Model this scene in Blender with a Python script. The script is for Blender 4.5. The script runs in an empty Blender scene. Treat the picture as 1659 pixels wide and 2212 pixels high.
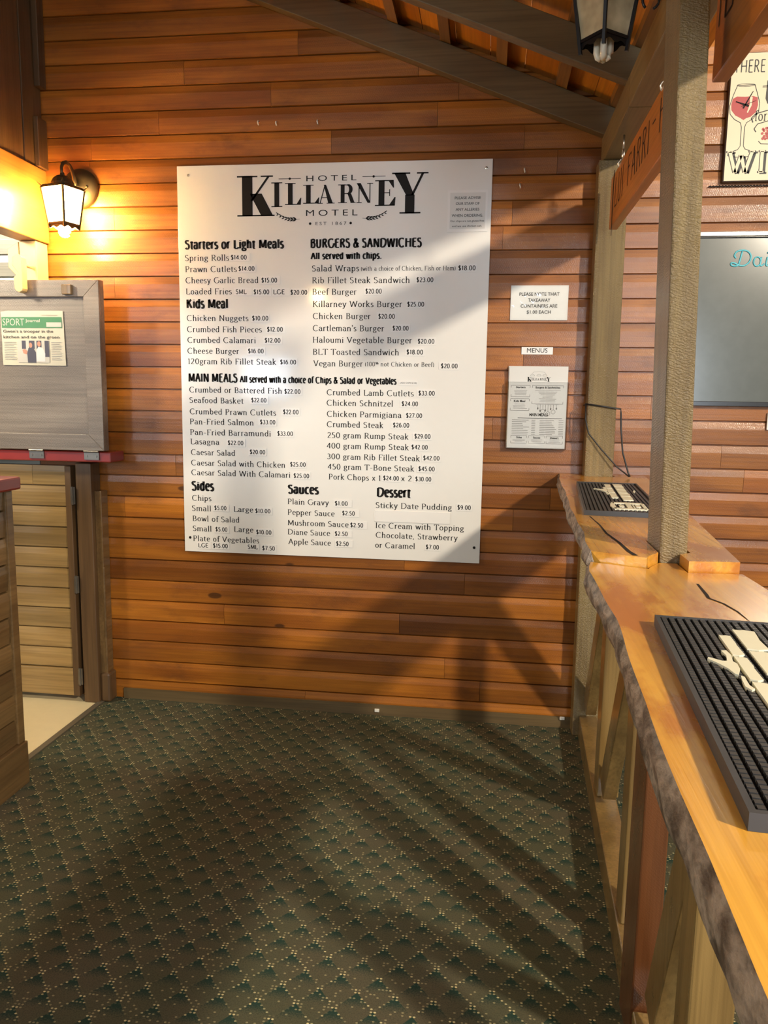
import bpy, bmesh, math, random
from mathutils import Vector, Matrix
random.seed(7)
C = bpy.context.scene.collection
SC = bpy.context.scene
PI = math.pi
EXPOSURE = 0.43
WORLD = 0.085
CEIL = 860.0
WIN1 = 60.0
WIN2 = 80.0
BARL = 95.0
REARL = 24.0
LANT_PANE = 125.0

# ------------------------------------------------------------------ camera
def rotmat(yaw, pitch, roll):
    cy, sy, cp, sp = math.cos(yaw), math.sin(yaw), math.cos(pitch), math.sin(pitch)
    f = Vector((-sy*cp, cy*cp, sp)); r = Vector((cy, sy, 0)); u = r.cross(f)
    c, s = math.cos(roll), math.sin(roll)
    r2 = r*c + u*s; u2 = -r*s + u*c
    return Matrix((r2, u2, -f)).transposed()
cam = bpy.data.cameras.new('camera'); camo = bpy.data.objects.new('camera', cam); C.objects.link(camo)
cam.sensor_fit = 'HORIZONTAL'; cam.sensor_width = 36.0; cam.lens = 36.0*1678.5/1659.0
cam.clip_start = 0.02; cam.clip_end = 60
camo.matrix_world = Matrix.Translation((0.0, -3.4508, 1.4612)) @ rotmat(0.13058, -0.14381, 0.0157).to_4x4()
SC.camera = camo

# ------------------------------------------------------------------ world, lights, exposure
SC.view_settings.view_transform = 'Standard'
try: SC.view_settings.look = 'None'
except Exception: pass
SC.view_settings.exposure = EXPOSURE
SC.view_settings.gamma = 1.0
SC.view_settings.use_curve_mapping = False
wd = bpy.data.worlds.new('room_ambient'); SC.world = wd; wd.use_nodes = True
wnt = wd.node_tree; bg = wnt.nodes['Background']; bg.inputs[1].default_value = WORLD
# the rest of the room as one soft surround: dim timber walls below, a paler lit ceiling above
_tc = wnt.nodes.new('ShaderNodeTexCoord'); _sx = wnt.nodes.new('ShaderNodeSeparateXYZ'); _mr = wnt.nodes.new('ShaderNodeMapRange'); _mx = wnt.nodes.new('ShaderNodeMix')
_mx.data_type = 'RGBA'; _mr.interpolation_type = 'SMOOTHSTEP'; _mr.inputs[1].default_value = 0.08; _mr.inputs[2].default_value = 0.45
wnt.links.new(_tc.outputs['Generated'], _sx.inputs[0]); wnt.links.new(_sx.outputs[2], _mr.inputs[0]); wnt.links.new(_mr.outputs[0], _mx.inputs[0])
_mx.inputs[6].default_value = (0.95, 0.72, 0.48, 1); _mx.inputs[7].default_value = (1.7, 1.45, 1.1, 1); wnt.links.new(_mx.outputs[2], bg.inputs[0])

def light(name, kind, loc, energy, color, size=0.1, size_y=None, aim=None):
    l = bpy.data.lights.new(name, kind); l.energy = energy; l.color = color
    if kind == 'AREA':
        l.shape = 'RECTANGLE'; l.size = size; l.size_y = size_y or size
    else: l.shadow_soft_size = size
    o = bpy.data.objects.new(name, l); C.objects.link(o); o.location = loc
    if aim is not None:
        o.rotation_euler = (Vector(aim)-Vector(loc)).to_track_quat('-Z', 'Y').to_euler()
    return o
light('ceiling_lamp', 'POINT', (3.0, -4.8, 3.44), CEIL, (1.0, 0.87, 0.68), 0.13)
# daylight windows in the far side of the room, behind the camera
light('window_daylight', 'AREA', (-4.45, -6.4, 2.05), WIN1, (0.74, 0.87, 1.0), 0.85, 1.3, (-4.45, 0, 2.05))
light('window_daylight', 'AREA', (-2.85, -6.4, 1.72), WIN1*0.30, (0.74, 0.87, 1.0), 0.65, 0.5, (-2.85, 0, 1.72))
light('window_daylight', 'AREA', (0.78, -6.4, 3.42), WIN2*0.35, (0.80, 0.90, 1.0), 0.5, 0.45, (0.78, 0, 3.42))
light('window_daylight', 'AREA', (1.72, -6.4, 1.6), WIN2, (0.80, 0.90, 1.0), 1.05, 1.35, (1.72, 0, 1.6))
light('bar_ceiling_lamp', 'POINT', (-2.85, -1.0, 2.45), BARL, (1.0, 0.88, 0.66), 0.12)
light('rear_lantern_lamp', 'POINT', (-1.78, -4.65, 2.5), REARL, (1.0, 0.66, 0.28), 0.045)

# ------------------------------------------------------------------ materials
def newmat(name):
    m = bpy.data.materials.new(name); m.use_nodes = True
    nt = m.node_tree; b = nt.nodes['Principled BSDF']
    return m, nt, b
def N(nt, t, **kw):
    n = nt.nodes.new(t)
    for k, v in kw.items(): setattr(n, k, v)
    return n
def math_(nt, op, a, b=None, c=None, clamp=False):
    n = N(nt, 'ShaderNodeMath', operation=op); n.use_clamp = clamp
    for i, x in enumerate((a, b, c)):
        if x is None: continue
        if isinstance(x, (int, float)): n.inputs[i].default_value = x
        else: nt.links.new(x, n.inputs[i])
    return n.outputs[0]
def mixc(nt, fac, a, b, mode='MIX'):
    n = N(nt, 'ShaderNodeMix', data_type='RGBA', blend_type=mode)
    for i, x in ((0, fac), (6, a), (7, b)):
        if isinstance(x, (int, float)): n.inputs[i].default_value = x
        elif isinstance(x, tuple): n.inputs[i].default_value = (x[0], x[1], x[2], 1)
        else: nt.links.new(x, n.inputs[i])
    return n.outputs[2]
def ramp(nt, fac, p0, p1):
    n = N(nt, 'ShaderNodeMapRange'); n.interpolation_type = 'SMOOTHSTEP'
    nt.links.new(fac, n.inputs[0]); n.inputs[1].default_value = p0; n.inputs[2].default_value = p1
    return n.outputs[0]
def plain(name, col, rough=0.5, metal=0.0, coat=0.0, spec=0.5, emit=None, estr=0.0, noise=0.06):
    m, nt, b = newmat(name)
    tc = N(nt, 'ShaderNodeTexCoord'); no = N(nt, 'ShaderNodeTexNoise'); no.inputs['Scale'].default_value = 23
    nt.links.new(tc.outputs['Object'], no.inputs['Vector'])
    c = mixc(nt, no.outputs[0], tuple(x*(1-noise) for x in col), tuple(min(1, x*(1+noise)) for x in col))
    nt.links.new(c, b.inputs['Base Color'])
    b.inputs['Roughness'].default_value = rough; b.inputs['Metallic'].default_value = metal
    b.inputs['Coat Weight'].default_value = coat; b.inputs['Coat Roughness'].default_value = 0.08
    b.inputs['Specular IOR Level'].default_value = spec
    if emit:
        b.inputs['Emission Color'].default_value = (*emit, 1); b.inputs['Emission Strength'].default_value = estr
    return m
def wood(name, dark, light_, axis='x', depth=None, rough=0.38, coat=0.35, bump=0.25, saw=0.0, knots=True, vary=0.35, stain=None, blotch=(0.5, 0.78), scale=1.0, coat_rough=0.16, sawdir=(1, 0.2, 1), tint=None):
    """procedural timber: grain along axis, per-board tone from the rnd attribute, knots, saw marks"""
    m, nt, b = newmat(name)
    L = nt.links
    tc = N(nt, 'ShaderNodeTexCoord'); at = N(nt, 'ShaderNodeAttribute'); at.attribute_name = 'rnd'
    off = N(nt, 'ShaderNodeCombineXYZ')
    r37 = math_(nt, 'MULTIPLY', at.outputs['Fac'], 37.0)
    for i in range(3): L.new(r37, off.inputs[i])
    add = N(nt, 'ShaderNodeVectorMath', operation='ADD'); L.new(tc.outputs['Object'], add.inputs[0]); L.new(off.outputs[0], add.inputs[1])
    def mapped(al, ac, flat=False):
        mp = N(nt, 'ShaderNodeMapping'); s = [ac*scale]*3; s['xyz'.index(axis)] = al*scale
        if flat: s['xyz'.index(depth or {'x': 'y', 'y': 'z', 'z': 'y'}[axis])] = 0.0
        mp.inputs['Scale'].default_value = s; L.new(add.outputs[0], mp.inputs['Vector']); return mp.outputs[0]
    def noise(vec, sc=1.0, det=4.0, ro=0.55, dist=0.0):
        n = N(nt, 'ShaderNodeTexNoise'); n.inputs['Scale'].default_value = sc; n.inputs['Detail'].default_value = det
        n.inputs['Roughness'].default_value = ro; n.inputs['Distortion'].default_value = dist
        L.new(vec, n.inputs['Vector']); return n.outputs[0]
    big = noise(mapped(1.1, 9.0), 1.0, 3.0, 0.5, 0.4)
    streak = noise(mapped(2.2, 95.0), 1.0, 3.0, 0.6)
    blot = noise(mapped(4.0, 10.0), 1.0, 5.0, 0.62)
    col = mixc(nt, ramp(nt, big, 0.25, 0.75), dark, light_)
    col = mixc(nt, math_(nt, 'MULTIPLY', ramp(nt, streak, 0.35, 0.75), 0.45), col, tuple(x*0.55 for x in dark))
    tone = math_(nt, 'MULTIPLY_ADD', at.outputs['Fac'], vary*1.3, 1.0-vary*0.65)
    hsv = N(nt, 'ShaderNodeHueSaturation'); L.new(col, hsv.inputs['Color']); L.new(tone, hsv.inputs['Value']); col = hsv.outputs[0]
    if stain: col = mixc(nt, math_(nt, 'MULTIPLY', ramp(nt, blot, blotch[0], blotch[1]), 0.75), col, stain)
    if knots:
        vo = N(nt, 'ShaderNodeTexVoronoi'); vo.inputs['Scale'].default_value = 1.0
        L.new(mapped(2.4, 5.5, True), vo.inputs['Vector'])
        sp = N(nt, 'ShaderNodeSeparateColor'); L.new(vo.outputs['Color'], sp.inputs[0])
        rad = math_(nt, 'MULTIPLY', math_(nt, 'SUBTRACT', sp.outputs[0], 0.48, clamp=True), 0.21)
        k = math_(nt, 'SUBTRACT', rad, vo.outputs['Distance'])
        kf = ramp(nt, k, -0.012, 0.02)
        col = mixc(nt, math_(nt, 'MULTIPLY', kf, 0.8), col, tuple(x*0.16 for x in dark))
    L.new(col, b.inputs['Base Color'])
    rn = math_(nt, 'MULTIPLY_ADD', blot, 0.22, rough-0.11); L.new(rn, b.inputs['Roughness'])
    b.inputs['Coat Weight'].default_value = coat; b.inputs['Coat Roughness'].default_value = coat_rough
    h = math_(nt, 'MULTIPLY_ADD', streak, 0.5, math_(nt, 'MULTIPLY', big, 0.9))
    if saw > 0:
        wv = N(nt, 'ShaderNodeTexWave'); wv.wave_type = 'BANDS'; wv.bands_direction = 'DIAGONAL'
        wv.inputs['Scale'].default_value = 78; wv.inputs['Distortion'].default_value = 7.0; wv.inputs['Detail'].default_value = 3.0; wv.inputs['Detail Scale'].default_value = 2.4
        mp = N(nt, 'ShaderNodeMapping'); mp.inputs['Scale'].default_value = sawdir; L.new(add.outputs[0], mp.inputs['Vector']); L.new(mp.outputs[0], wv.inputs['Vector'])
        fine = noise(mapped(150, 260), 1.0, 4.0, 0.7)
        h = math_(nt, 'MULTIPLY_ADD', wv.outputs['Fac'], saw*0.35, h)
        h = math_(nt, 'MULTIPLY_ADD', fine, saw*1.3, h)
    bp = N(nt, 'ShaderNodeBump'); bp.inputs['Strength'].default_value = bump; bp.inputs['Distance'].default_value = 0.004
    L.new(h, bp.inputs['Height']); L.new(bp.outputs[0], b.inputs['Normal'])
    bc = N(nt, 'ShaderNodeBump'); bc.inputs['Strength'].default_value = bump*0.7; bc.inputs['Distance'].default_value = 0.004
    L.new(h, bc.inputs['Height']); L.new(bc.outputs[0], b.inputs['Coat Normal'])
    return m

M = {}
M['pine'] = wood('stained_pine', (0.225, 0.064, 0.005), (0.43, 0.147, 0.013), 'x', None, 0.46, 0.30, 0.26, saw=0.4, vary=0.42, stain=(0.12, 0.036, 0.006), blotch=(0.5, 0.8), sawdir=(1.0, 0.1, 0.55), coat_rough=0.10)
M['bar_pine'] = wood('cool_lit_bar_boards', (0.27, 0.25, 0.19), (0.38, 0.36, 0.29), 'x', None, 0.45, 0.2, 0.2, vary=0.25)  # cool light on the varnished bar wall is put into this pale colour
M['gate_pine'] = wood('gate_boards', (0.26, 0.155, 0.05), (0.46, 0.29, 0.105), 'x', None, 0.4, 0.35, 0.22, vary=0.4)
M['pine_y'] = wood('stained_pine_lengthwise', (0.24, 0.105, 0.022), (0.36, 0.17, 0.042), 'y', None, 0.42, 0.3, 0.22, vary=0.4)
M['dark_y'] = wood('dark_stained_beam', (0.12, 0.075, 0.028), (0.19, 0.125, 0.05), 'y', 'x', 0.5, 0.15, 0.2, vary=0.35, knots=False)
M['beam'] = wood('olive_brown_beam', (0.18, 0.115, 0.042), (0.28, 0.19, 0.075), 'y', 'x', 0.5, 0.15, 0.2, vary=0.3, knots=False)
M['dark_x'] = wood('dark_stained_rafter', (0.12, 0.078, 0.032), (0.18, 0.12, 0.05), 'x', None, 0.55, 0.1, 0.2, vary=0.25, knots=False)
M['dark_z'] = wood('dark_stained_upright', (0.095, 0.05, 0.02), (0.16, 0.085, 0.033), 'z', None, 0.5, 0.2, 0.2, vary=0.35, knots=False)
M['post'] = wood('rough_sawn_post', (0.15, 0.095, 0.030), (0.27, 0.185, 0.062), 'z', None, 0.34, 0.7, 0.7, saw=1.0, vary=0.2, knots=False, coat_rough=0.2, sawdir=(0.5, 0.3, 1.3))
M['frame_wood'] = wood('varnished_frame_timber', (0.14, 0.080, 0.025), (0.26, 0.160, 0.052), 'z', None, 0.3, 0.6, 0.25, saw=0.1, vary=0.3, knots=False)
M['fascia'] = wood('orange_fascia', (0.34, 0.13, 0.022), (0.48, 0.21, 0.04), 'y', 'x', 0.45, 0.25, 0.2, vary=0.2)
M['deck'] = wood('orange_roof_boards', (0.62, 0.20, 0.016), (0.78, 0.32, 0.035), 'y', None, 0.5, 0.1, 0.15, vary=0.3)
M['signwood'] = wood('orange_cedar_sign', (0.50, 0.15, 0.018), (0.62, 0.22, 0.032), 'y', None, 0.42, 0.25, 0.12, vary=0.1, knots=False)
M['slab'] = wood('slab_timber', (0.60, 0.25, 0.026), (0.80, 0.42, 0.062), 'y', None, 0.26, 0.6, 0.20, vary=0.15, stain=(0.40, 0.105, 0.010), blotch=(0.47, 0.62), scale=1.0, coat_rough=0.12)
M['flap'] = wood('weathered_flap', (0.17, 0.13, 0.095), (0.28, 0.225, 0.17), 'x', None, 0.38, 0.5, 0.35, saw=0.6, vary=0.2, knots=False, coat_rough=0.28, sawdir=(1, 0.2, 0.6))
M['post_low'] = wood('warm_lit_post_foot', (0.10, 0.034, 0.012), (0.17, 0.062, 0.02), 'z', None, 0.3, 0.6, 0.3, saw=0.25, vary=0.2, knots=False)  # same timber as the post, warm light below the counter painted as red
M['bar_front'] = wood('brown_bar_front', (0.10, 0.055, 0.02), (0.19, 0.11, 0.04), 'y', 'x', 0.4, 0.35, 0.22, vary=0.35)
def bark():
    m, nt, b = newmat('grey_bark'); L = nt.links
    tc = N(nt, 'ShaderNodeTexCoord'); mp = N(nt, 'ShaderNodeMapping'); mp.inputs['Scale'].default_value = (60, 26, 45); L.new(tc.outputs['Object'], mp.inputs[0])
    a = N(nt, 'ShaderNodeTexNoise'); a.inputs['Scale'].default_value = 1; a.inputs['Detail'].default_value = 6; L.new(mp.outputs[0], a.inputs['Vector'])
    mp2 = N(nt, 'ShaderNodeMapping'); mp2.inputs['Scale'].default_value = (220, 90, 160); L.new(tc.outputs['Object'], mp2.inputs[0])
    v = N(nt, 'ShaderNodeTexNoise'); v.inputs['Scale'].default_value = 1; v.inputs['Detail'].default_value = 4; L.new(mp2.outputs[0], v.inputs['Vector'])
    c = mixc(nt, ramp(nt, a.outputs[0], 0.35, 0.65), (0.075, 0.050, 0.034), (0.36, 0.285, 0.22))
    c = mixc(nt, math_(nt, 'MULTIPLY', ramp(nt, v.outputs[0], 0.45, 0.7), 0.5), c, (0.05, 0.03, 0.02))
    L.new(c, b.inputs['Base Color']); b.inputs['Roughness'].default_value = 0.6; b.inputs['Coat Weight'].default_value = 0.15
    bp = N(nt, 'ShaderNodeBump'); bp.inputs['Strength'].default_value = 0.9; bp.inputs['Distance'].default_value = 0.006
    L.new(math_(nt, 'ADD', a.outputs[0], math_(nt, 'MULTIPLY', v.outputs[0], 0.5)), bp.inputs['Height']); L.new(bp.outputs[0], b.inputs['Normal'])
    return m
M['bark'] = bark()
def carpet():
    m, nt, b = newmat('patterned_carpet'); L = nt.links
    tc = N(nt, 'ShaderNodeTexCoord'); sx = N(nt, 'ShaderNodeSeparateXYZ'); L.new(tc.outputs['Object'], sx.inputs[0])
    u = math_(nt, 'DIVIDE', math_(nt, 'ADD', sx.outputs[0], 0.084), 0.0475)
    v = math_(nt, 'DIVIDE', math_(nt, 'ADD', sx.outputs[1], 1.171), 0.056)
    def quant(x, n):
        s = math_(nt, 'MULTIPLY', x, float(n)); f = math_(nt, 'ROUND', s)
        return math_(nt, 'DIVIDE', f, float(n)), math_(nt, 'SUBTRACT', s, f), f
    # yarn grid shifted half a yarn in u so that every lattice node shows two tufts side by side
    us = math_(nt, 'ADD', u, 0.1)
    U, fu, iu = quant(us, 5); U = math_(nt, 'SUBTRACT', U, 0.1); V, fv, iv = quant(v, 6)
    def lat(U, V):
        a = math_(nt, 'MULTIPLY', math_(nt, 'ADD', U, V), 0.5); bb = math_(nt, 'MULTIPLY', math_(nt, 'SUBTRACT', U, V), 0.5)
        return a, bb
    a, bb = lat(U, V)
    da = math_(nt, 'ABSOLUTE', math_(nt, 'SUBTRACT', a, math_(nt, 'ROUND', a))); db = math_(nt, 'ABSOLUTE', math_(nt, 'SUBTRACT', bb, math_(nt, 'ROUND', bb)))
    online = math_(nt, 'LESS_THAN', math_(nt, 'MINIMUM', da, db), 0.062)
    node = math_(nt, 'LESS_THAN', math_(nt, 'MAXIMUM', da, db), 0.075)
    wn = N(nt, 'ShaderNodeTexWhiteNoise', noise_dimensions='2D'); cb = N(nt, 'ShaderNodeCombineXYZ'); L.new(iu, cb.inputs[0]); L.new(iv, cb.inputs[1]); L.new(cb.outputs[0], wn.inputs['Vector'])
    dr = math_(nt, 'SQRT', math_(nt, 'ADD', math_(nt, 'POWER', math_(nt, 'MULTIPLY', math_(nt, 'ABSOLUTE', fu), 1.0), 2.0), math_(nt, 'POWER', math_(nt, 'MULTIPLY', math_(nt, 'ABSOLUTE', fv), 1.25), 2.0)))
    dot = math_(nt, 'SUBTRACT', 1.0, ramp(nt, dr, 0.22, 0.42))
    bright = math_(nt, 'MULTIPLY', math_(nt, 'POWER', wn.outputs['Value'], 1.9), 0.8)
    bright = math_(nt, 'MAXIMUM', bright, math_(nt, 'MULTIPLY', node, math_(nt, 'MULTIPLY_ADD', wn.outputs['Value'], 0.4, 0.6)))
    stray = math_(nt, 'MULTIPLY', math_(nt, 'GREATER_THAN', wn.outputs['Value'], 0.90), 0.28)
    tuft = math_(nt, 'MULTIPLY', dot, math_(nt, 'MAXIMUM', math_(nt, 'MULTIPLY', online, bright), stray))
    a2, b2 = lat(u, v)
    vl = math_(nt, 'SUBTRACT', math_(nt, 'FRACT', a2), math_(nt, 'FRACT', b2))
    no = N(nt, 'ShaderNodeTexNoise'); no.inputs['Scale'].default_value = 260; no.inputs['Detail'].default_value = 2; L.new(tc.outputs['Object'], no.inputs['Vector'])
    nb = N(nt, 'ShaderNodeTexNoise'); nb.inputs['Scale'].default_value = 3.2; nb.inputs['Detail'].default_value = 3; L.new(tc.outputs['Object'], nb.inputs['Vector'])
    green = ramp(nt, math_(nt, 'ADD', vl, math_(nt, 'MULTIPLY', math_(nt, 'SUBTRACT', no.outputs[0], 0.5), 0.9)), 0.05, 0.75)
    base = mixc(nt, ramp(nt, nb.outputs[0], 0.35, 0.7), (0.078, 0.076, 0.044), (0.092, 0.078, 0.049))
    c = mixc(nt, green, base, (0.016, 0.042, 0.032))
    c = mixc(nt, math_(nt, 'MULTIPLY', ramp(nt, no.outputs[0], 0.35, 0.75), 0.45), c, (0.035, 0.038, 0.024))
    c = mixc(nt, tuft, c, (0.66, 0.57, 0.30))
    L.new(c, b.inputs['Base Color']); b.inputs['Roughness'].default_value = 0.95; b.inputs['Specular IOR Level'].default_value = 0.1
    bp = N(nt, 'ShaderNodeBump'); bp.inputs['Strength'].default_value = 0.5; bp.inputs['Distance'].default_value = 0.002
    L.new(no.outputs[0], bp.inputs['Height']); L.new(bp.outputs[0], b.inputs['Normal'])
    return m
M['carpet'] = carpet()
def clear(name, rough=0.05, alpha=0.12, bump=0.0, bscale=30):
    m, nt, b = newmat(name); L = nt.links
    out = nt.nodes['Material Output']
    g = N(nt, 'ShaderNodeBsdfGlossy'); g.inputs['Roughness'].default_value = rough; g.inputs['Color'].default_value = (1, 1, 1, 1)
    t = N(nt, 'ShaderNodeBsdfTransparent'); t.inputs['Color'].default_value = (0.97, 0.97, 0.97, 1)
    fr = N(nt, 'ShaderNodeFresnel'); fr.inputs['IOR'].default_value = 1.5
    mx = N(nt, 'ShaderNodeMixShader'); L.new(math_(nt, 'ADD', fr.outputs[0], alpha-0.04, clamp=True), mx.inputs[0]); L.new(t.outputs[0], mx.inputs[1]); L.new(g.outputs[0], mx.inputs[2])
    if bump:
        tc = N(nt, 'ShaderNodeTexCoord'); no = N(nt, 'ShaderNodeTexNoise'); no.inputs['Scale'].default_value = bscale; L.new(tc.outputs['Object'], no.inputs['Vector'])
        bp = N(nt, 'ShaderNodeBump'); bp.inputs['Strength'].default_value = bump; bp.inputs['Distance'].default_value = 0.01
        L.new(no.outputs[0], bp.inputs['Height']); L.new(bp.outputs[0], g.inputs['Normal']); L.new(bp.outputs[0], fr.inputs['Normal'])
    L.new(mx.outputs[0], out.inputs['Surface']); nt.nodes.remove(b)
    return m
M['acrylic'] = clear('clear_acrylic', 0.03, 0.08)
M['sleeve'] = clear('clear_plastic_sleeve', 0.05, 0.035, 0.12, 24)
M['lantern_glass'] = plain('aged_lantern_glass', (0.50, 0.43, 0.27), 0.18, 0.0, 0.6, 0.8, noise=0.5)
M['board_white'] = plain('glossy_white_board', (0.80, 0.78, 0.74), 0.24, 0, 0.5, 0.4, noise=0.015)
M['label_white'] = plain('white_label', (0.84, 0.82, 0.79), 0.22, 0, 0.5, noise=0.02)
M['paper'] = plain('white_paper', (0.68, 0.67, 0.64), 0.6, noise=0.02)
M['ink'] = plain('black_ink', (0.009, 0.008, 0.007), 0.6, spec=0.2, noise=0.1)
M['ink_soft'] = plain('grey_print', (0.20, 0.19, 0.18), 0.6, noise=0.1)
M['ink_mid'] = plain('dark_grey_print', (0.05, 0.05, 0.048), 0.6, noise=0.1)
M['old_steel'] = plain('tarnished_steel', (0.22, 0.20, 0.17), 0.4, 0.8, noise=0.3)
M['steel'] = plain('steel', (0.62, 0.58, 0.50), 0.28, 1.0)
M['bronze'] = plain('aged_bronze', (0.095, 0.072, 0.036), 0.42, 0.55, noise=0.3)
M['black_iron'] = plain('black_iron', (0.012, 0.011, 0.012), 0.32, 0.2, 0.3)
M['lit_glass'] = plain('lit_lantern_glass', (0.9, 0.8, 0.6), 0.4, emit=(1.0, 0.60, 0.20), estr=LANT_PANE)
M['lit_bulb'] = plain('lit_bulb', (0.9, 0.85, 0.7), 0.4, emit=(1.0, 0.72, 0.34), estr=LANT_PANE*1.2)
M['dead_bulb'] = plain('unlit_bulb', (0.82, 0.78, 0.64), 0.25, noise=0.03)
M['red'] = plain('red_painted_timber', (0.30, 0.028, 0.022), 0.32, 0, 0.4, noise=0.12)
M['cream_floor'] = plain('cream_vinyl', (0.72, 0.60, 0.36), 0.4, noise=0.05)
M['strip'] = plain('metal_edge_strip', (0.20, 0.17, 0.12), 0.4, 0.5)
M['rubber'] = plain('black_rubber', (0.022, 0.022, 0.023), 0.42, noise=0.15)
M['rubber_side'] = plain('black_rubber_edge', (0.045, 0.046, 0.05), 0.5, noise=0.1)
M['cream'] = plain('cream_rubber', (0.78, 0.74, 0.56), 0.5, noise=0.05)
M['cord'] = plain('black_cord', (0.010, 0.009, 0.009), 0.45)
M['string'] = plain('brown_string', (0.06, 0.03, 0.012), 0.8)
M['crack'] = plain('dark_crack', (0.012, 0.006, 0.003), 0.9)
M['frame_black'] = plain('black_frame', (0.018, 0.018, 0.02), 0.25, 0.1, 0.4)
M['frame_grey'] = plain('grey_frame', (0.30, 0.30, 0.29), 0.3, 0.5)
M['chalk_grey'] = plain('grey_writing_panel', (0.115, 0.125, 0.115), 0.20, 0, 0.25, noise=0.1)
M['turquoise'] = plain('turquoise_lettering', (0.10, 0.50, 0.58), 0.4)
M['clock_cream'] = plain('cream_print', (0.74, 0.64, 0.44), 0.5, noise=0.02)
M['wine'] = plain('wine_red_print', (0.42, 0.035, 0.035), 0.5, noise=0.06)
M['frame_brown'] = plain('dark_brown_frame', (0.045, 0.025, 0.016), 0.4, noise=0.3)
M['news'] = plain('newsprint', (0.62, 0.56, 0.42), 0.5, 0, 0.3, noise=0.06)
M['news_green'] = plain('green_print', (0.06, 0.22, 0.09), 0.5)
M['news_skin'] = plain('photo_skin_tone', (0.55, 0.25, 0.16), 0.5)
M['news_navy'] = plain('photo_navy', (0.07, 0.065, 0.09), 0.5)
M['news_pale'] = plain('photo_pale', (0.56, 0.52, 0.44), 0.5)
M['latch'] = plain('cream_painted_timber', (0.62, 0.46, 0.22), 0.45, noise=0.08)
M['white_plastic'] = plain('white_plastic', (0.8, 0.77, 0.68), 0.4)
M['ceiling'] = plain('dark_ceiling', (0.05, 0.03, 0.018), 0.8)
M['carving'] = plain('burnt_carving', (0.045, 0.014, 0.006), 0.8)
M['olive_grey'] = plain('grey_olive_print', (0.35, 0.34, 0.31), 0.4)

# ------------------------------------------------------------------ mesh helpers
class MB:
    def __init__(s): s.v = []; s.f = []; s.m = []; s.r = []
    def add(s, vs, fs, m=0, r=0.5):
        o = len(s.v); s.v += [tuple(x) for x in vs]
        for f in fs: s.f.append(tuple(i+o for i in f)); s.m.append(m); s.r.append(r)
    def hexa(s, p, m=0, r=0.5):
        s.add(p, [(0, 3, 2, 1), (4, 5, 6, 7), (0, 1, 5, 4), (1, 2, 6, 5), (2, 3, 7, 6), (3, 0, 4, 7)], m, r)
    def box(s, x0, x1, y0, y1, z0, z1, m=0, r=0.5):
        s.hexa([(x0, y0, z0), (x1, y0, z0), (x1, y1, z0), (x0, y1, z0), (x0, y0, z1), (x1, y0, z1), (x1, y1, z1), (x0, y1, z1)], m, r)
    def bar(s, p0, p1, w, h, up=(0, 0, 1), m=0, r=0.5):
        p0 = Vector(p0); p1 = Vector(p1); d = (p1-p0).normalized(); sd = d.cross(Vector(up)).normalized(); u = sd.cross(d)
        a = sd*(w/2); b = u*(h/2)
        s.hexa([p0-a-b, p0+a-b, p1+a-b, p1-a-b, p0-a+b, p0+a+b, p1+a+b, p1-a+b], m, r)
    def prism(s, poly, fn, d0, d1, m=0, r=0.5):
        n = len(poly); a = [fn(x, y, d0) for x, y in poly]; b = [fn(x, y, d1) for x, y in poly]
        s.add(a+b, [tuple(range(n))[::-1], tuple(range(n, 2*n))]+[(i, (i+1) % n, n+(i+1) % n, n+i) for i in range(n)], m, r)
    def tube(s, pts, r, n=8, closed=False, m=0, radii=None):
        pts = [Vector(p) for p in pts]; k = len(pts); rings = []
        ref = Vector((0.31, 0.17, 0.93))
        for i, p in enumerate(pts):
            t = (pts[(i+1) % k]-pts[i-1]) if closed else (pts[min(i+1, k-1)]-pts[max(i-1, 0)])
            t.normalize(); a = t.cross(ref)
            if a.length < 1e-4: a = t.cross(Vector((1, 0, 0)))
            a.normalize(); b = t.cross(a); rr = radii[i] if radii else r
            rings.append([p+a*(rr*math.cos(2*PI*j/n))+b*(rr*math.sin(2*PI*j/n)) for j in range(n)])
        vs = [q for g in rings for q in g]; fs = []
        for i in range(k if closed else k-1):
            i2 = (i+1) % k
            for j in range(n): fs.append((i*n+j, i*n+(j+1) % n, i2*n+(j+1) % n, i2*n+j))
        if not closed: fs += [tuple(range(n))[::-1], tuple((k-1)*n+j for j in range(n))]
        s.add(vs, fs, m)
    def lathe(s, prof, fn, n=24, m=0):
        vs = []; fs = []
        for (r, h) in prof:
            for j in range(n): vs.append(fn(r*math.cos(2*PI*j/n), r*math.sin(2*PI*j/n), h))
        for i in range(len(prof)-1):
            for j in range(n): fs.append((i*n+j, i*n+(j+1) % n, (i+1)*n+(j+1) % n, (i+1)*n+j))
        fs += [tuple(range(n))[::-1], tuple((len(prof)-1)*n+j for j in range(n))]
        s.add(vs, fs, m)
WLOC = {}
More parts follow.
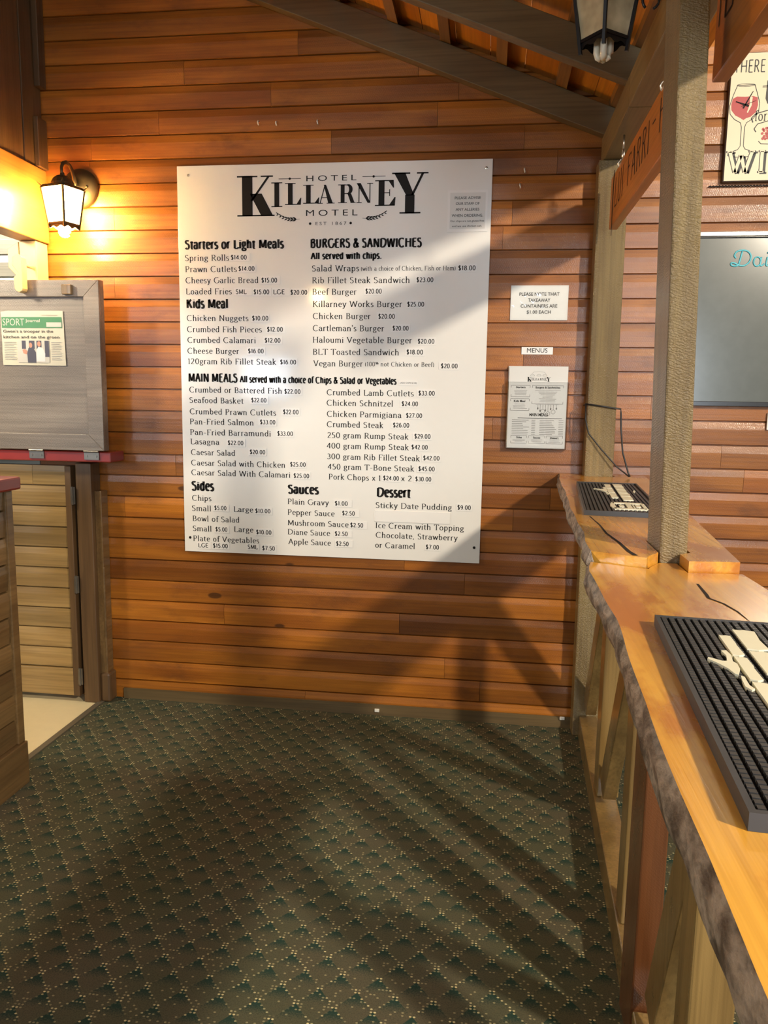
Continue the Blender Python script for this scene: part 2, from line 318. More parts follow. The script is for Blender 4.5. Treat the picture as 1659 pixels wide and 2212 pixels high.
def obj(name, mb, mats, parent=None, bevel=0.0, smooth=False, loc=None, segs=2):
    if not isinstance(mats, (list, tuple)): mats = [mats]
    base = Vector(WLOC[parent.name]) if parent is not None else Vector((0, 0, 0))
    me = bpy.data.meshes.new(name)
    me.from_pydata([Vector(v)-base for v in mb.v], [], mb.f); me.update()
    for x in mats: me.materials.append(M[x] if isinstance(x, str) else x)
    for i, p in enumerate(me.polygons): p.material_index = mb.m[i]; p.use_smooth = smooth
    at = me.attributes.new('rnd', 'FLOAT', 'FACE'); at.data.foreach_set('value', mb.r)
    o = bpy.data.objects.new(name, me); C.objects.link(o)
    bm = bmesh.new(); bm.from_mesh(me); bmesh.ops.recalc_face_normals(bm, faces=bm.faces); bm.to_mesh(me); bm.free()
    if parent is not None: o.parent = parent
    WLOC[o.name] = tuple(base)
    if bevel:
        md = o.modifiers.new('bevel', 'BEVEL'); md.width = bevel; md.segments = segs; md.limit_method = 'ANGLE'; md.angle_limit = 0.6
    return o
def thing(name, label, cat, loc, group=None):
    o = bpy.data.objects.new(name, None); C.objects.link(o); o.location = loc; o.empty_display_size = 0.05
    o['label'] = label; o['category'] = cat
    if group: o['group'] = group
    WLOC[o.name] = tuple(loc); return o
def tag(o, label, cat, group=None, kind=None):
    o['label'] = label; o['category'] = cat
    if group: o['group'] = group
    if kind: o['kind'] = kind
    return o
def struct(name, mb, mats, label=None, bevel=0.0):
    o = obj(name, mb, mats, bevel=bevel); o['kind'] = 'structure'
    if label: o['label'] = label
    return o
def lab(o, t): o['label'] = t; return o
# ------------------------------------------------------------------ lettering
def arc(cx, cy, rx, ry, a0, a1, n=12):
    return [(cx+rx*math.cos(math.radians(a0+(a1-a0)*i/n)), cy+ry*math.sin(math.radians(a0+(a1-a0)*i/n))) for i in range(n+1)]
# book-face glyphs: (advance, strokes, serifs as (x0, x1, y)); units of 1/100 em, x-height 46, capitals 68
G = {
'a': (41, [[(7, 37)]+arc(18, 32, 12, 14, 130, 0)+[(30, 5), (33, 0), (38, 2)], [(30, 26), (20, 26)]+arc(17, 13, 11, 13, 90, 270)+[(22, 1), (30, 8)]], []),
'b': (44, [[(9, 74), (9, 2)], arc(22, 23, 14, 23, 150, -150)], [(3, 9, 73)]),
'c': (37, [arc(22, 23, 15, 23, 50, 310)], []),
'd': (45, [[(34, 74), (34, 3), (39, 0)], arc(21, 23, 14, 23, 30, 330)], [(28, 34, 73)]),
'e': (40, [[(8, 26), (35, 26)]+arc(21.5, 26, 14, 20, 0, 180)+arc(21.5, 23, 14, 23, 180, 315)], []),
'f': (27, [arc(24, 60, 10, 13, 30, 180)+[(14, 60), (14, 0)], [(5, 45), (26, 45)]], [(8, 22, 0)]),
'g': (41, [arc(19, 31, 12, 15, 0, 360), [(27, 43), (38, 45)], [(12, 18), (9, 10), (14, 4), (26, 3)]+arc(20, -8, 15, 10, 60, -240)], []),
'h': (45, [[(9, 74), (9, 0)], [(9, 32)]+arc(22, 31, 12, 15, 140, 0)+[(34, 0)]], [(3, 15, 0), (28, 40, 0), (3, 9, 73)]),
'i': (21, [[(10, 46), (10, 0)], [(10, 58), (10, 66)]], [(4, 16, 0), (4, 10, 45)]),
'k': (42, [[(9, 74), (9, 0)], [(9, 20), (31, 46)], [(16, 28), (34, 0)]], [(3, 15, 0), (29, 40, 0), (25, 37, 46), (3, 9, 73)]),
'l': (21, [[(10, 74), (10, 0)]], [(4, 16, 0), (4, 10, 73)]),
'm': (67, [[(9, 46), (9, 0)], [(9, 33)]+arc(21, 32, 11, 14, 140, 0)+[(32, 0)], [(32, 33)]+arc(45, 32, 12, 14, 140, 0)+[(57, 0)]], [(3, 15, 0), (26, 38, 0), (51, 63, 0), (3, 9, 45)]),
'n': (45, [[(9, 46), (9, 0)], [(9, 32)]+arc(22, 31, 12, 15, 140, 0)+[(34, 0)]], [(3, 15, 0), (28, 40, 0), (3, 9, 45)]),
'o': (44, [arc(22, 23, 15, 23, 0, 360, 18)], []),
'p': (44, [[(9, 46), (9, -22)], arc(22, 23, 14, 23, 150, -150)], [(3, 15, -22), (3, 9, 45)]),
'r': (31, [[(9, 46), (9, 0)], [(9, 32)]+arc(21, 33, 11, 13, 150, 55)], [(3, 15, 0), (3, 9, 45)]),
's': (33, [arc(17, 35, 10, 11, 35, 250, 9)+arc(16, 11.5, 11, 12, 75, -150, 9)], []),
't': (29, [[(13, 60), (13, 9)]+arc(20, 9, 7, 9, 190, 310, 6), [(0, 45), (29, 45)]], []),
'u': (45, [[(9, 46), (9, 14)]+arc(20.5, 13, 11.5, 13, 185, 330), [(34, 46), (34, 0)]], [(3, 9, 45), (28, 34, 45), (34, 40, 0)]),
'v': (41, [[(6, 46), (20, 0), (35, 46)]], [(0, 12, 46), (30, 41, 46)]),
'w': (58, [[(5, 46), (17, 0), (29, 44), (41, 0), (53, 46)]], [(0, 11, 46), (48, 58, 46)]),
'x': (40, [[(6, 46), (34, 0)], [(33, 46), (6, 0)]], []),
'y': (41, [[(6, 46), (20, 3)], [(35, 46), (15, -17), (8, -21), (4, -18)]], [(0, 12, 46), (30, 41, 46)]),
'z': (38, [[(6, 46), (32, 46), (6, 0), (34, 0)]], []),
'A': (56, [[(6, 0), (28, 70), (50, 0)], [(14, 24), (42, 24)]], [(0, 12, 0), (44, 56, 0)]),
'B': (50, [[(11, 68), (11, 0)], [(11, 68), (22, 68)]+arc(23, 52, 15, 16, 90, -90)+[(11, 36)], [(22, 36)]+arc(24, 18, 18, 18, 90, -90)+[(11, 0)]], [(4, 12, 68), (4, 12, 0)]),
'C': (60, [arc(33, 34, 27, 35, 48, 312, 16)], []),
'D': (62, [[(11, 68), (11, 0)], [(11, 68), (24, 68)]+arc(25, 34, 30, 34, 90, -90, 16)+[(11, 0)]], [(4, 12, 68), (4, 12, 0)]),
'E': (47, [[(11, 68), (11, 0)], [(11, 68), (42, 68)], [(11, 36), (37, 36)], [(11, 0), (43, 0)]], [(4, 12, 68), (4, 12, 0)]),
'U': (58, [[(11, 68), (11, 20)]+arc(28, 20, 17, 20, 180, 360)+[(45, 68)]], [(4, 18, 68), (38, 52, 68)]),
'&': (56, [[(50, 0), (16, 47)]+arc(24, 57, 9, 11, 220, -40)+[(12, 26)]+arc(21, 15, 13, 15, 150, 320)+[(48, 32)]], []),
'F': (46, [[(11, 68), (11, 0)], [(11, 68), (42, 68), (42, 60)], [(11, 36), (34, 36)]], [(4, 18, 0), (4, 12, 68)]),
'G': (63, [arc(33, 34, 27, 35, 48, 340, 16)+[(57, 30)]], [(48, 63, 30)]),
'H': (63, [[(11, 68), (11, 0)], [(52, 68), (52, 0)], [(11, 35), (52, 35)]], [(4, 18, 0), (4, 18, 68), (45, 59, 0), (45, 59, 68)]),
'I': (25, [[(12, 68), (12, 0)]], [(5, 19, 0), (5, 19, 68)]),
'K': (56, [[(11, 68), (11, 0)], [(11, 30), (44, 68)], [(20, 41), (48, 0)]], [(4, 18, 0), (4, 18, 68), (36, 50, 68), (43, 56, 0)]),
'L': (47, [[(11, 68), (11, 0), (43, 0), (44, 10)]], [(4, 18, 68)]),
'M': (74, [[(11, 0), (13, 68), (37, 6), (61, 68), (63, 0)]], [(5, 18, 0), (56, 69, 0)]),
'N': (63, [[(12, 0), (12, 68), (51, 0), (51, 68)]], [(5, 18, 0), (44, 57, 68)]),
'P': (48, [[(11, 68), (11, 0)], [(11, 68), (22, 68)]+arc(24, 50, 17, 18, 90, -90)+[(11, 32)]], [(4, 18, 0), (4, 12, 68)]),
'R': (54, [[(11, 68), (11, 0)], [(11, 68), (22, 68)]+arc(24, 51, 16, 17, 90, -90)+[(11, 34)], [(24, 34), (47, 0)]], [(4, 18, 0), (4, 12, 68), (43, 54, 0)]),
'S': (44, [arc(21, 52, 14, 16, 30, 250, 10)+arc(20, 17, 16, 18, 72, -150, 10)], []),
'T': (52, [[(26, 68), (26, 0)], [(3, 58), (4, 68), (48, 68), (49, 58)]], [(19, 33, 0)]),
'V': (56, [[(6, 68), (28, 0), (50, 68)]], [(0, 12, 68), (44, 56, 68)]),
'W': (80, [[(6, 68), (22, 0), (40, 66), (58, 0), (74, 68)]], [(0, 12, 68), (68, 80, 68)]),
'0': (46, [arc(23, 33, 16, 34, 0, 360, 18)], []),
'1': (30, [[(8, 56), (16, 66), (16, 0)]], [(9, 23, 0)]),
'2': (42, [arc(20, 49, 14, 17, 160, -25, 10)+[(6, 1), (38, 1)]], []),
'3': (42, [arc(19, 50, 13, 15, 140, -90, 9), arc(19, 17, 16, 18, 90, -150, 10)], []),
'4': (45, [[(32, 0), (32, 66), (5, 18), (42, 18)]], []),
'5': (42, [[(34, 66), (12, 66), (10, 38)]+arc(19, 19, 16, 20, 110, -140, 11)], []),
'-': (32, [[(5, 24), (27, 24)]], []), '(': (24, [arc(30, 26, 20, 44, 135, 225, 8)], []), ')': (24, [arc(-6, 26, 20, 44, 45, -45, 8)], []),
',': (20, [[(9, 5), (10, 1), (7, -10)]], []), "'": (16, [[(8, 72), (8, 54)]], []), '.': (20, [[(10, 0), (10, 7)]], []),
'$': (46, [arc(22, 51, 14, 15, 30, 250, 10)+arc(21, 17, 15, 17, 72, -150, 10), [(21.5, 76), (21.5, -8)]], []),
'7': (42, [[(5, 66), (37, 66), (16, 0)]], []), '6': (44, [arc(22, 21, 15, 21, 0, 360, 16), [(34, 62), (22, 66), (12, 52), (8, 30), (8, 18)]], []), '9': (44, [arc(21, 45, 14, 20, 0, 360, 16), [(35, 45), (34, 22), (24, 2), (10, 2)]], []), '8': (44, [arc(22, 50, 12, 16, 0, 360, 14), arc(22, 17, 15, 18, 0, 360, 14)], []),
'%': (48, [arc(13, 54, 8, 10, 0, 360), arc(35, 40, 8, 10, 0, 360), [(36, 66), (12, 28)]], []), ' ': (24, [], []),
}
def stroke(pts, wv, wh, out):
    """flat ribbon along pts: vertical runs wv wide, horizontal runs wh wide; sharp corners start a new ribbon"""
    cur = [pts[0]]; runs = []
    for i in range(1, len(pts)):
        cur.append(pts[i])
        if i < len(pts)-1:
            a = math.atan2(pts[i][1]-pts[i-1][1], pts[i][0]-pts[i-1][0]); c = math.atan2(pts[i+1][1]-pts[i][1], pts[i+1][0]-pts[i][0])
            if abs((c-a+PI) % (2*PI)-PI) > 0.9: runs.append(cur); cur = [pts[i]]
    runs.append(cur)
    for pts in runs:
        n = len(pts)
        if n < 2: continue
        closed = n > 3 and abs(pts[0][0]-pts[-1][0])+abs(pts[0][1]-pts[-1][1]) < 1e-6
        Lp = []; Rp = []
        for i in range(n):
            a = pts[i-1] if i > 0 else (pts[-2] if closed else pts[0]); b = pts[i+1] if i < n-1 else (pts[1] if closed else pts[-1])
            dx, dy = b[0]-a[0], b[1]-a[1]; l = math.hypot(dx, dy) or 1; dx /= l; dy /= l
            w = (wh+(wv-wh)*abs(dy))/2
            Lp.append((pts[i][0]-dy*w, pts[i][1]+dx*w)); Rp.append((pts[i][0]+dy*w, pts[i][1]-dx*w))
        for i in range(n-1): out.append([Lp[i], Rp[i], Rp[i+1], Lp[i+1]])
def tall(y):
    """poster face: taller lower case"""
    return y if y <= 0 or y > 67.9 and y < 68.1 else (y*1.17 if y <= 46 else 53.8+(y-46)*0.645)
def book_text(txt, wv=8.6, wh=4.4, serif=True, poster=None):
    poster = (not serif) if poster is None else poster
    polys = []; x = 0
    for ch in txt:
        adv, strokes, serifs = G.get(ch, G[' ']); cur = []
        for st in strokes: stroke([(px, tall(py)) for px, py in st] if poster else st, wv, wh, cur)
        for (a, b, y) in (serifs if serif else ()): cur.append([(a-1, y-1.8), (b+1, y-1.8), (b+1, y+1.8), (a-1, y+1.8)])
        polys += [[(px+x, py) for px, py in q] for q in cur]; x += adv+3.0
    return polys, x-3.0
FT = {}
def face_text(txt, bold=0.0, spacing=1.0):
    key = (txt, bold, spacing)
    if key in FT: return FT[key]
    cu = bpy.data.curves.new('lettering_tmp', 'FONT'); cu.body = txt; cu.size = 1.0; cu.offset = bold; cu.resolution_u = 3; cu.space_character = spacing
    o = bpy.data.objects.new('lettering_tmp', cu); C.objects.link(o)
    dg = bpy.context.evaluated_depsgraph_get(); dg.update()
    me = bpy.data.meshes.new_from_object(o.evaluated_get(dg))
    vs = [(v.co.x, v.co.y) for v in me.vertices]; fs = [tuple(p.vertices) for p in me.polygons]
    bpy.data.objects.remove(o); bpy.data.curves.remove(cu); bpy.data.meshes.remove(me)
    FT[key] = (vs, fs); return FT[key]
class Plane:
    """lettering plane: origin, right, up"""
    def __init__(s, O, R, U): s.O = Vector(O); s.R = Vector(R); s.U = Vector(U)
    def p(s, x, y): return s.O+s.R*x+s.U*y
def put_face(mb, pl, txt, x0, x1, y, cap, bold=0.0, spacing=1.0, m=0, capw=None):
    vs, fs = face_text(txt, bold, spacing)
    if not vs: return
    xa = min(v[0] for v in vs); xb = max(v[0] for v in vs); H = face_text('H', bold)[0]; hy = max(v[1] for v in H); h0 = min(v[1] for v in H)
    sx = (x1-x0)/(xb-xa); sy = cap/(hy-h0)
    mb.add([pl.p(x0+(v[0]-xa)*sx, y+(v[1]-h0)*sy) for v in vs], fs, m)
def put_face_c(mb, pl, txt, xc, y, cap, bold=0.0, aspect=1.0, m=0):
    vs, fs = face_text(txt, bold); xa = min(v[0] for v in vs); xb = max(v[0] for v in vs); H = face_text('H', bold)[0]; hy = max(v[1] for v in H)-min(v[1] for v in H)
    w = (xb-xa)/hy*cap*aspect
    put_face(mb, pl, txt, xc-w/2, xc+w/2, y, cap, bold, m=m)
def put_book(mb, pl, txt, x0, x1, y, em, m=0, wv=8.6, wh=4.4, serif=True, poster=None):
    polys, adv = book_text(txt, wv, wh, serif, poster); xs = [p[0] for q in polys for p in q]; xa = min(xs); sx = (x1-x0)/(max(xs)-xa); sy = em/100.0
    for q in polys: mb.add([pl.p(x0+(px-xa)*sx, y+py*sy) for px, py in q], [(0, 1, 2, 3)], m)
def put_poly(mb, pl, poly, m=0): mb.add([pl.p(x, y) for x, y in poly], [tuple(range(len(poly)))], m)
def put_rect(mb, pl, x0, x1, y0, y1, m=0): put_poly(mb, pl, [(x0, y0), (x1, y0), (x1, y1), (x0, y1)], m)
def put_disc(mb, pl, x, y, r, m=0, ry=None, n=14): put_poly(mb, pl, [(x+r*math.cos(2*PI*i/n), y+(ry or r)*math.sin(2*PI*i/n)) for i in range(n)], m)
def put_line(mb, pl, pts, w, m=0, wv=None):
    out = []; stroke(pts, wv or w, w, out)
    for q in out: put_poly(mb, pl, q, m)
def curve(pts, n=5):
    """smooth a hand-drawn stroke (Catmull-Rom)"""
    P = [pts[0]]+list(pts)+[pts[-1]]; out = []
    for i in range(1, len(P)-2):
        a, b, c, d = P[i-1:i+3]
        for k in range(n):
            t = k/n; out.append(tuple(0.5*(2*b[j]+(c[j]-a[j])*t+(2*a[j]-5*b[j]+4*c[j]-d[j])*t*t+(3*b[j]-a[j]-3*c[j]+d[j])*t**3) for j in (0, 1)))
    return out+[pts[-1]]
# heavy display capitals of the hotel logo, drawn in a unit box: polygons
def logo_letter(ch):
    R = lambda a, b, c, d: [(a, c), (b, c), (b, d), (a, d)]
    D = lambda x0, y0, x1, y1, w: [(x0-w/2, y0), (x0+w/2, y0), (x1+w/2, y1), (x1-w/2, y1)]
    t = 0.035
    if ch == 'K': return [R(.14, .43, 0, 1), R(0, .57, 0, t), R(0, .57, 1-t, 1), D(.40, .38, .88, .985, .07), R(.66, 1.0, 1-t, 1), D(.52, .56, .84, .0, .33), R(.56, 1.04, 0, t)]
    if ch == 'I': return [R(.28, .72, 0, 1), R(0, 1, 0, .04), R(0, 1, .96, 1)]
    if ch == 'L': return [R(.18, .47, 0, 1), R(0, .65, .96, 1), R(0, .97, 0, .045), [(.72, .04), (.97, .0), (1.0, .32), (.95, .32)]]
    if ch == 'A': return [D(.13, 0, .44, 1, .06), [(.36, 1), (.50, 1), (.93, 0), (.64, 0)], R(.22, .68, .30, .335), R(-.02, .30, 0, .035), R(.54, 1.03, 0, .035)]
    if ch == 'R':
        o = [R(.16, .40, 0, 1), R(0, .55, 0, .04), R(0, .45, .96, 1), [(.58, .5), (.80, .5), (1.02, 0), (.78, 0)], R(.76, 1.08, 0, .035)]
        st = []; stroke([(.36, .97), (.55, .97)]+arc(.56, .735, .22, .235, 90, -90, 14)+[(.36, .50)], .22, .045, st); return o+st
    if ch == 'N': return [R(.13, .19, 0, 1), R(.81, .87, 0, 1), [(.0, 1), (.26, 1), (.88, 0), (.70, 0)], R(0, .33, 0, .04), R(.66, 1.03, .96, 1)]
    if ch == 'E': return [R(.17, .46, 0, 1), R(0, .9, .96, 1), [(.66, .96), (.90, 1), (.92, .70), (.88, .70)], R(.4, .72, .49, .525), R(.69, .73, .38, .64), R(0, .97, 0, .04), [(.70, .04), (.97, 0), (1.0, .33), (.95, .33)]]
    if ch == 'Y': return [[(.05, 1), (.36, 1), (.62, .44), (.40, .44)], D(.56, .44, .86, 1, .07), R(.37, .63, 0, .46), R(0, .50, 1-t, 1), R(.68, 1.0, 1-t, 1), R(.22, .80, 0, t)]
def put_logo(mb, pl, ch, x0, x1, y0, y1, m=0):
    for q in logo_letter(ch): put_poly(mb, pl, [(x0+(x1-x0)*a, y0+(y1-y0)*b) for a, b in q], m)
LOGO = [('K', -1.117, -0.956, 2.242, 2.410), ('I', -0.964, -0.915, 2.279, 2.381), ('L', -0.903, -0.831, 2.287, 2.377), ('L', -0.823, -0.752, 2.291, 2.368), ('A', -0.758, -0.687, 2.290, 2.367), ('R', -0.670, -0.599, 2.291, 2.367), ('N', -0.590, -0.521, 2.290, 2.371), ('E', -0.510, -0.422, 2.277, 2.381), ('Y', -0.438, -0.284, 2.244, 2.410)]
HEADS=[
('Starters or Light Meals', -1.36, -0.907, 2.108, 0.036),
('Kids Meal', -1.357, -1.164, 1.853, 0.038),
('BURGERS & SANDWICHES', -0.79, -0.305, 2.108, 0.0361),
('All served with chips.', -0.79, -0.478, 2.06, 0.0266),
('MAIN MEALS', -1.355, -1.124, 1.528, 0.037),
('All served with a choice of Chips & Salad or Vegetables', -1.115, -0.403, 1.528, 0.0273),
('Sides', -1.351, -1.241, 1.032, 0.0407),
('Sauces', -0.894, -0.748, 1.032, 0.0378),
('Dessert', -0.484, -0.331, 1.03, 0.0399),
]
ITEMS=[
('Spring Rolls', -1.359, -1.157, 2.057),
('Prawn Cutlets', -1.359, -1.122, 2.009),
('Cheesy Garlic Bread', -1.359, -1.025, 1.961),
('Loaded Fries', -1.358, -1.146, 1.913),
('Chicken Nuggets', -1.357, -1.071, 1.797),
('Crumbed Fish Pieces', -1.357, -1.01, 1.748),
('Crumbed Calamari', -1.356, -1.039, 1.701),
('Cheese Burger', -1.357, -1.116, 1.653),
('120gram Rib Fillet Steak', -1.355, -0.945, 1.607),
('Salad Wraps', -0.783, -0.575, 2.009),
('(with a choice of Chicken, Fish or Ham)', -0.567, -0.16, 2.01, 1),
('Rib Fillet Steak Sandwich', -0.782, -0.355, 1.959),
('Beef Burger', -0.781, -0.585, 1.91),
('Killarney Works Burger', -0.779, -0.385, 1.858),
('Chicken Burger', -0.779, -0.522, 1.807),
("Cartleman's Burger", -0.779, -0.462, 1.755),
('Haloumi Vegetable Burger', -0.779, -0.339, 1.705),
('BLT Toasted Sandwich', -0.778, -0.396, 1.653),
('Vegan Burger', -0.777, -0.554, 1.603),
('(100% not Chicken or Beef)', -0.544, -0.241, 1.605, 1),
('Crumbed or Battered Fish', -1.352, -0.92, 1.48),
('Seafood Basket', -1.352, -1.097, 1.433),
('Crumbed Prawn Cutlets', -1.352, -0.947, 1.382),
('Pan-Fried Salmon', -1.352, -1.052, 1.336),
('Pan-Fried Barramundi', -1.352, -0.972, 1.288),
('Lasagna', -1.351, -1.214, 1.245),
('Caesar Salad', -1.35, -1.141, 1.196),
('Caesar Salad with Chicken', -1.35, -0.906, 1.148),
('Caesar Salad With Calamari', -1.35, -0.882, 1.103),
('Crumbed Lamb Cutlets', -0.715, -0.327, 1.477),
('Chicken Schnitzel', -0.715, -0.418, 1.431),
('Chicken Parmigiana', -0.714, -0.379, 1.382),
('Crumbed Steak', -0.714, -0.459, 1.336),
('250 gram Rump Steak', -0.711, -0.346, 1.288),
('400 gram Rump Steak', -0.714, -0.344, 1.241),
('300 gram Rib Fillet Steak', -0.712, -0.294, 1.193),
('450 gram T-Bone Steak', -0.709, -0.318, 1.147),
('Pork Chops x 1', -0.704, -0.468, 1.101),
('x 2', -0.375, -0.329, 1.103),
('Chips', -1.349, -1.256, 0.984),
('Small', -1.35, -1.259, 0.936),
('Large', -1.15, -1.057, 0.938),
('Bowl of Salad', -1.348, -1.124, 0.888),
('Small', -1.348, -1.258, 0.841),
('Large', -1.149, -1.057, 0.844),
('Plate of Vegetables', -1.347, -1.03, 0.794),
('Plain Gravy', -0.894, -0.702, 0.982),
('Pepper Sauce', -0.894, -0.676, 0.933),
('Mushroom Sauce', -0.894, -0.611, 0.885),
('Diane Sauce', -0.894, -0.696, 0.842),
('Apple Sauce', -0.892, -0.692, 0.797),
('Sticky Date Pudding', -0.488, -0.147, 0.979),
('Ice Cream with Topping', -0.487, -0.091, 0.887),
('Chocolate, Strawberry', -0.486, -0.116, 0.843),
('or Caramel', -0.488, -0.308, 0.797),
]
PRICES=[
('$14.00', -1.148, -1.076, 2.061, -1.156, -1.062),
('$14.00', -1.114, -1.041, 2.013, -1.119, -1.035),
('$15.00', -1.01, -0.939, 1.963, -1.017, -0.926),
('SML', -1.127, -1.078, 1.914, -1.135, -1.053),
('$15.00', -1.046, -0.975, 1.913, -1.052, -0.965),
('LGE', -0.956, -0.906, 1.913, -0.961, -0.881),
('$20.00', -0.879, -0.804, 1.911, -0.879, -0.799),
('$10.00', -1.054, -0.98, 1.8, -1.059, -0.976),
('$12.00', -0.986, -0.914, 1.752, -0.993, -0.904),
('$12.00', -0.997, -0.925, 1.704, -1.004, -0.917),
('$16.00', -1.074, -1.002, 1.657, -1.079, -0.995),
('$16.00', -0.927, -0.854, 1.61, -0.934, -0.848),
('$18.00', -0.148, -0.075, 2.01, -0.154, -0.07),
('$23.00', -0.325, -0.253, 1.962, -0.331, -0.247),
('$20.00', -0.546, -0.475, 1.915, -0.553, -0.47),
('$25.00', -0.363, -0.29, 1.86, -0.367, -0.284),
('$20.00', -0.488, -0.416, 1.809, -0.495, -0.41),
('$20.00', -0.425, -0.355, 1.759, -0.431, -0.348),
('$20.00', -0.314, -0.242, 1.704, -0.32, -0.235),
('$18.00', -0.362, -0.29, 1.658, -0.369, -0.284),
('$20.00', -0.211, -0.139, 1.6, -0.22, -0.132),
('(ADD CHIPS $3.00)', -0.388, -0.315, 1.531, -0.393, -0.31),
('$22.00', -0.908, -0.834, 1.481, -0.913, -0.829),
('$22.00', -1.061, -0.991, 1.44, -1.068, -0.982),
('$22.00', -0.914, -0.843, 1.39, -0.922, -0.837),
('$33.00', -1.021, -0.95, 1.343, -1.029, -0.944),
('$33.00', -0.941, -0.869, 1.293, -0.948, -0.865),
('$22.00', -1.173, -1.1, 1.246, -1.179, -1.091),
('$20.00', -1.07, -0.998, 1.207, -1.078, -0.992),
('$25.00', -0.882, -0.81, 1.155, -0.886, -0.807),
('$25.00', -0.866, -0.794, 1.104, -0.871, -0.788),
('$33.00', -0.306, -0.235, 1.482, -0.314, -0.231),
('$24.00', -0.379, -0.307, 1.435, -0.387, -0.303),
('$27.00', -0.359, -0.288, 1.384, -0.367, -0.284),
('$26.00', -0.416, -0.344, 1.341, -0.424, -0.34),
('$29.00', -0.32, -0.249, 1.294, -0.329, -0.243),
('$42.00', -0.332, -0.26, 1.246, -0.338, -0.256),
('$42.00', -0.279, -0.207, 1.199, -0.286, -0.202),
('$45.00', -0.299, -0.227, 1.151, -0.307, -0.221),
('$24.00', -0.456, -0.385, 1.105, -0.462, -0.38),
('$30.00', -0.312, -0.241, 1.105, -0.32, -0.236),
('$5.00', -1.242, -1.184, 0.944, -1.25, -1.172),
('$10.00', -1.047, -0.975, 0.937, -1.053, -0.967),
('$5.00', -1.238, -1.181, 0.844, -1.243, -1.173),
('$10.00', -1.043, -0.971, 0.838, -1.049, -0.965),
('LGE', -1.322, -1.275, 0.765, -1.329, -1.262),
('$15.00', -1.251, -1.18, 0.766, -1.258, -1.172),
('SML', -1.084, -1.035, 0.767, -1.09, -1.03),
('$7.50', -1.015, -0.955, 0.764, -1.021, -0.948),
('$1.00', -0.675, -0.616, 0.984, -0.682, -0.597),
('$2.50', -0.641, -0.583, 0.94, -0.648, -0.563),
('$2.50', -0.603, -0.544, 0.887, -0.609, -0.526),
('$2.50', -0.674, -0.615, 0.845, -0.679, -0.596),
('$2.50', -0.668, -0.61, 0.799, -0.675, -0.591),
('$9.00', -0.122, -0.063, 0.984, -0.128, -0.059),
('$7.00', -0.258, -0.199, 0.8, -0.264, -0.193),
]
# ------------------------------------------------------------------ setting
PROF = [(0.0, 0.004), (0.0012, 0.004), (0.0016, -0.0070), (0.0040, -0.0122), (0.0665, -0.0155), (0.0685, -0.0153), (0.0968, -0.0115), (0.0985, 0.004), (0.1, 0.004)]
def planks(mb, fn, s0, s1, z0, z1, seam, pitch=0.1, joints=None, m=0, minlen=0.7, maxlen=2.6, seed=1):
    """rebated boards: fn(s, depth, z); every board its own tone, small gaps at butt joints"""
    rnd = random.Random(seed); k0 = math.floor((z0-seam)/pitch)
    k = k0
    while seam+k*pitch < z1-1e-6:
        zb = seam+k*pitch; cuts = sorted([j for (j, zz) in (joints or []) if zb < zz < zb+pitch])
        x = s0+rnd.uniform(0.2, maxlen)
        while x < s1:
            if all(abs(x-c) > minlen for c in cuts): cuts.append(x)
            x += rnd.uniform(minlen, maxlen)
        ed = [s0]+sorted(cuts)+[s1]
        for a, b in zip(ed[:-1], ed[1:]):
            r = rnd.random(); dz = rnd.uniform(-0.0012, 0.0012); a2 = a+0.0006; b2 = b-0.0006
            pts = [(min(max(zb+h*pitch/0.1, z0), z1), d+(abs(dz) if d < 0 else 0)) for h, d in PROF]
            vs = [fn(a2, d, h) for h, d in pts]+[fn(b2, d, h) for h, d in pts]; n = len(pts)
            fs = [(i, i+1, n+i+1, n+i) for i in range(n-1)]+[tuple(range(n)), tuple(range(n, 2*n))]
            mb.add(vs, fs, m, r)
        k += 1
SEAM = 0.0919
w = MB()
planks(w, lambda s, d, z: (s, d, z), -2.10, 2.30, 0.0, 3.75, SEAM, joints=[(-1.351, 2.851), (-0.848, 2.942), (-0.966, 2.781), (-0.703, 2.544), (-1.69, 2.235), (0.14, 1.64), (0.02, 1.35)], seed=11)
w.box(-2.10, 2.30, 0.002, 0.06, 0.0, 3.75)
struct('wall_back', w, 'pine', 'wall of horizontal orange stained pine boards behind the menu board')
w = MB(); planks(w, lambda s, d, z: (s, d, z), -3.60, -2.102, 0.0, 3.75, SEAM, seed=5); w.box(-3.60, -2.102, 0.002, 0.06, 0, 3.75)
struct('wall_bar', w, 'bar_pine', 'varnished board wall behind the bar, cool light painted in as a pale tone')
w = MB(); w.box(-1.715, 2.30, -0.024, -0.0165, 0.0, 0.052, r=0.2)
struct('baseboard_back', w, 'dark_x', 'dirty dark skirting strip along the foot of the board wall')
f = MB(); f.add([(-1.80, -4.4, 0), (2.30, -4.4, 0), (2.30, 0.0, 0), (-1.80, 0.0, 0)], [(0, 1, 2, 3)])
struct('floor', f, 'carpet', 'dark green carpet with a lattice of yellow tufts')
f = MB(); f.add([(-3.6, -4.4, -0.001), (-1.80, -4.4, -0.001), (-1.80, 0.0, -0.001), (-3.6, 0.0, -0.001)], [(0, 1, 2, 3)])
struct('floor_bar', f, 'cream_floor', 'cream vinyl floor behind the bar')
f = MB(); f.box(-1.812, -1.785, -0.90, -0.075, -0.001, 0.006)
struct('trim_1', f, 'strip', 'metal edge strip between carpet and cream floor')
c = MB(); c.box(-3.6, 2.30, -3.0, 0.05, 3.75, 3.80)
struct('ceiling', c, 'ceiling', 'dark ceiling above the bar')

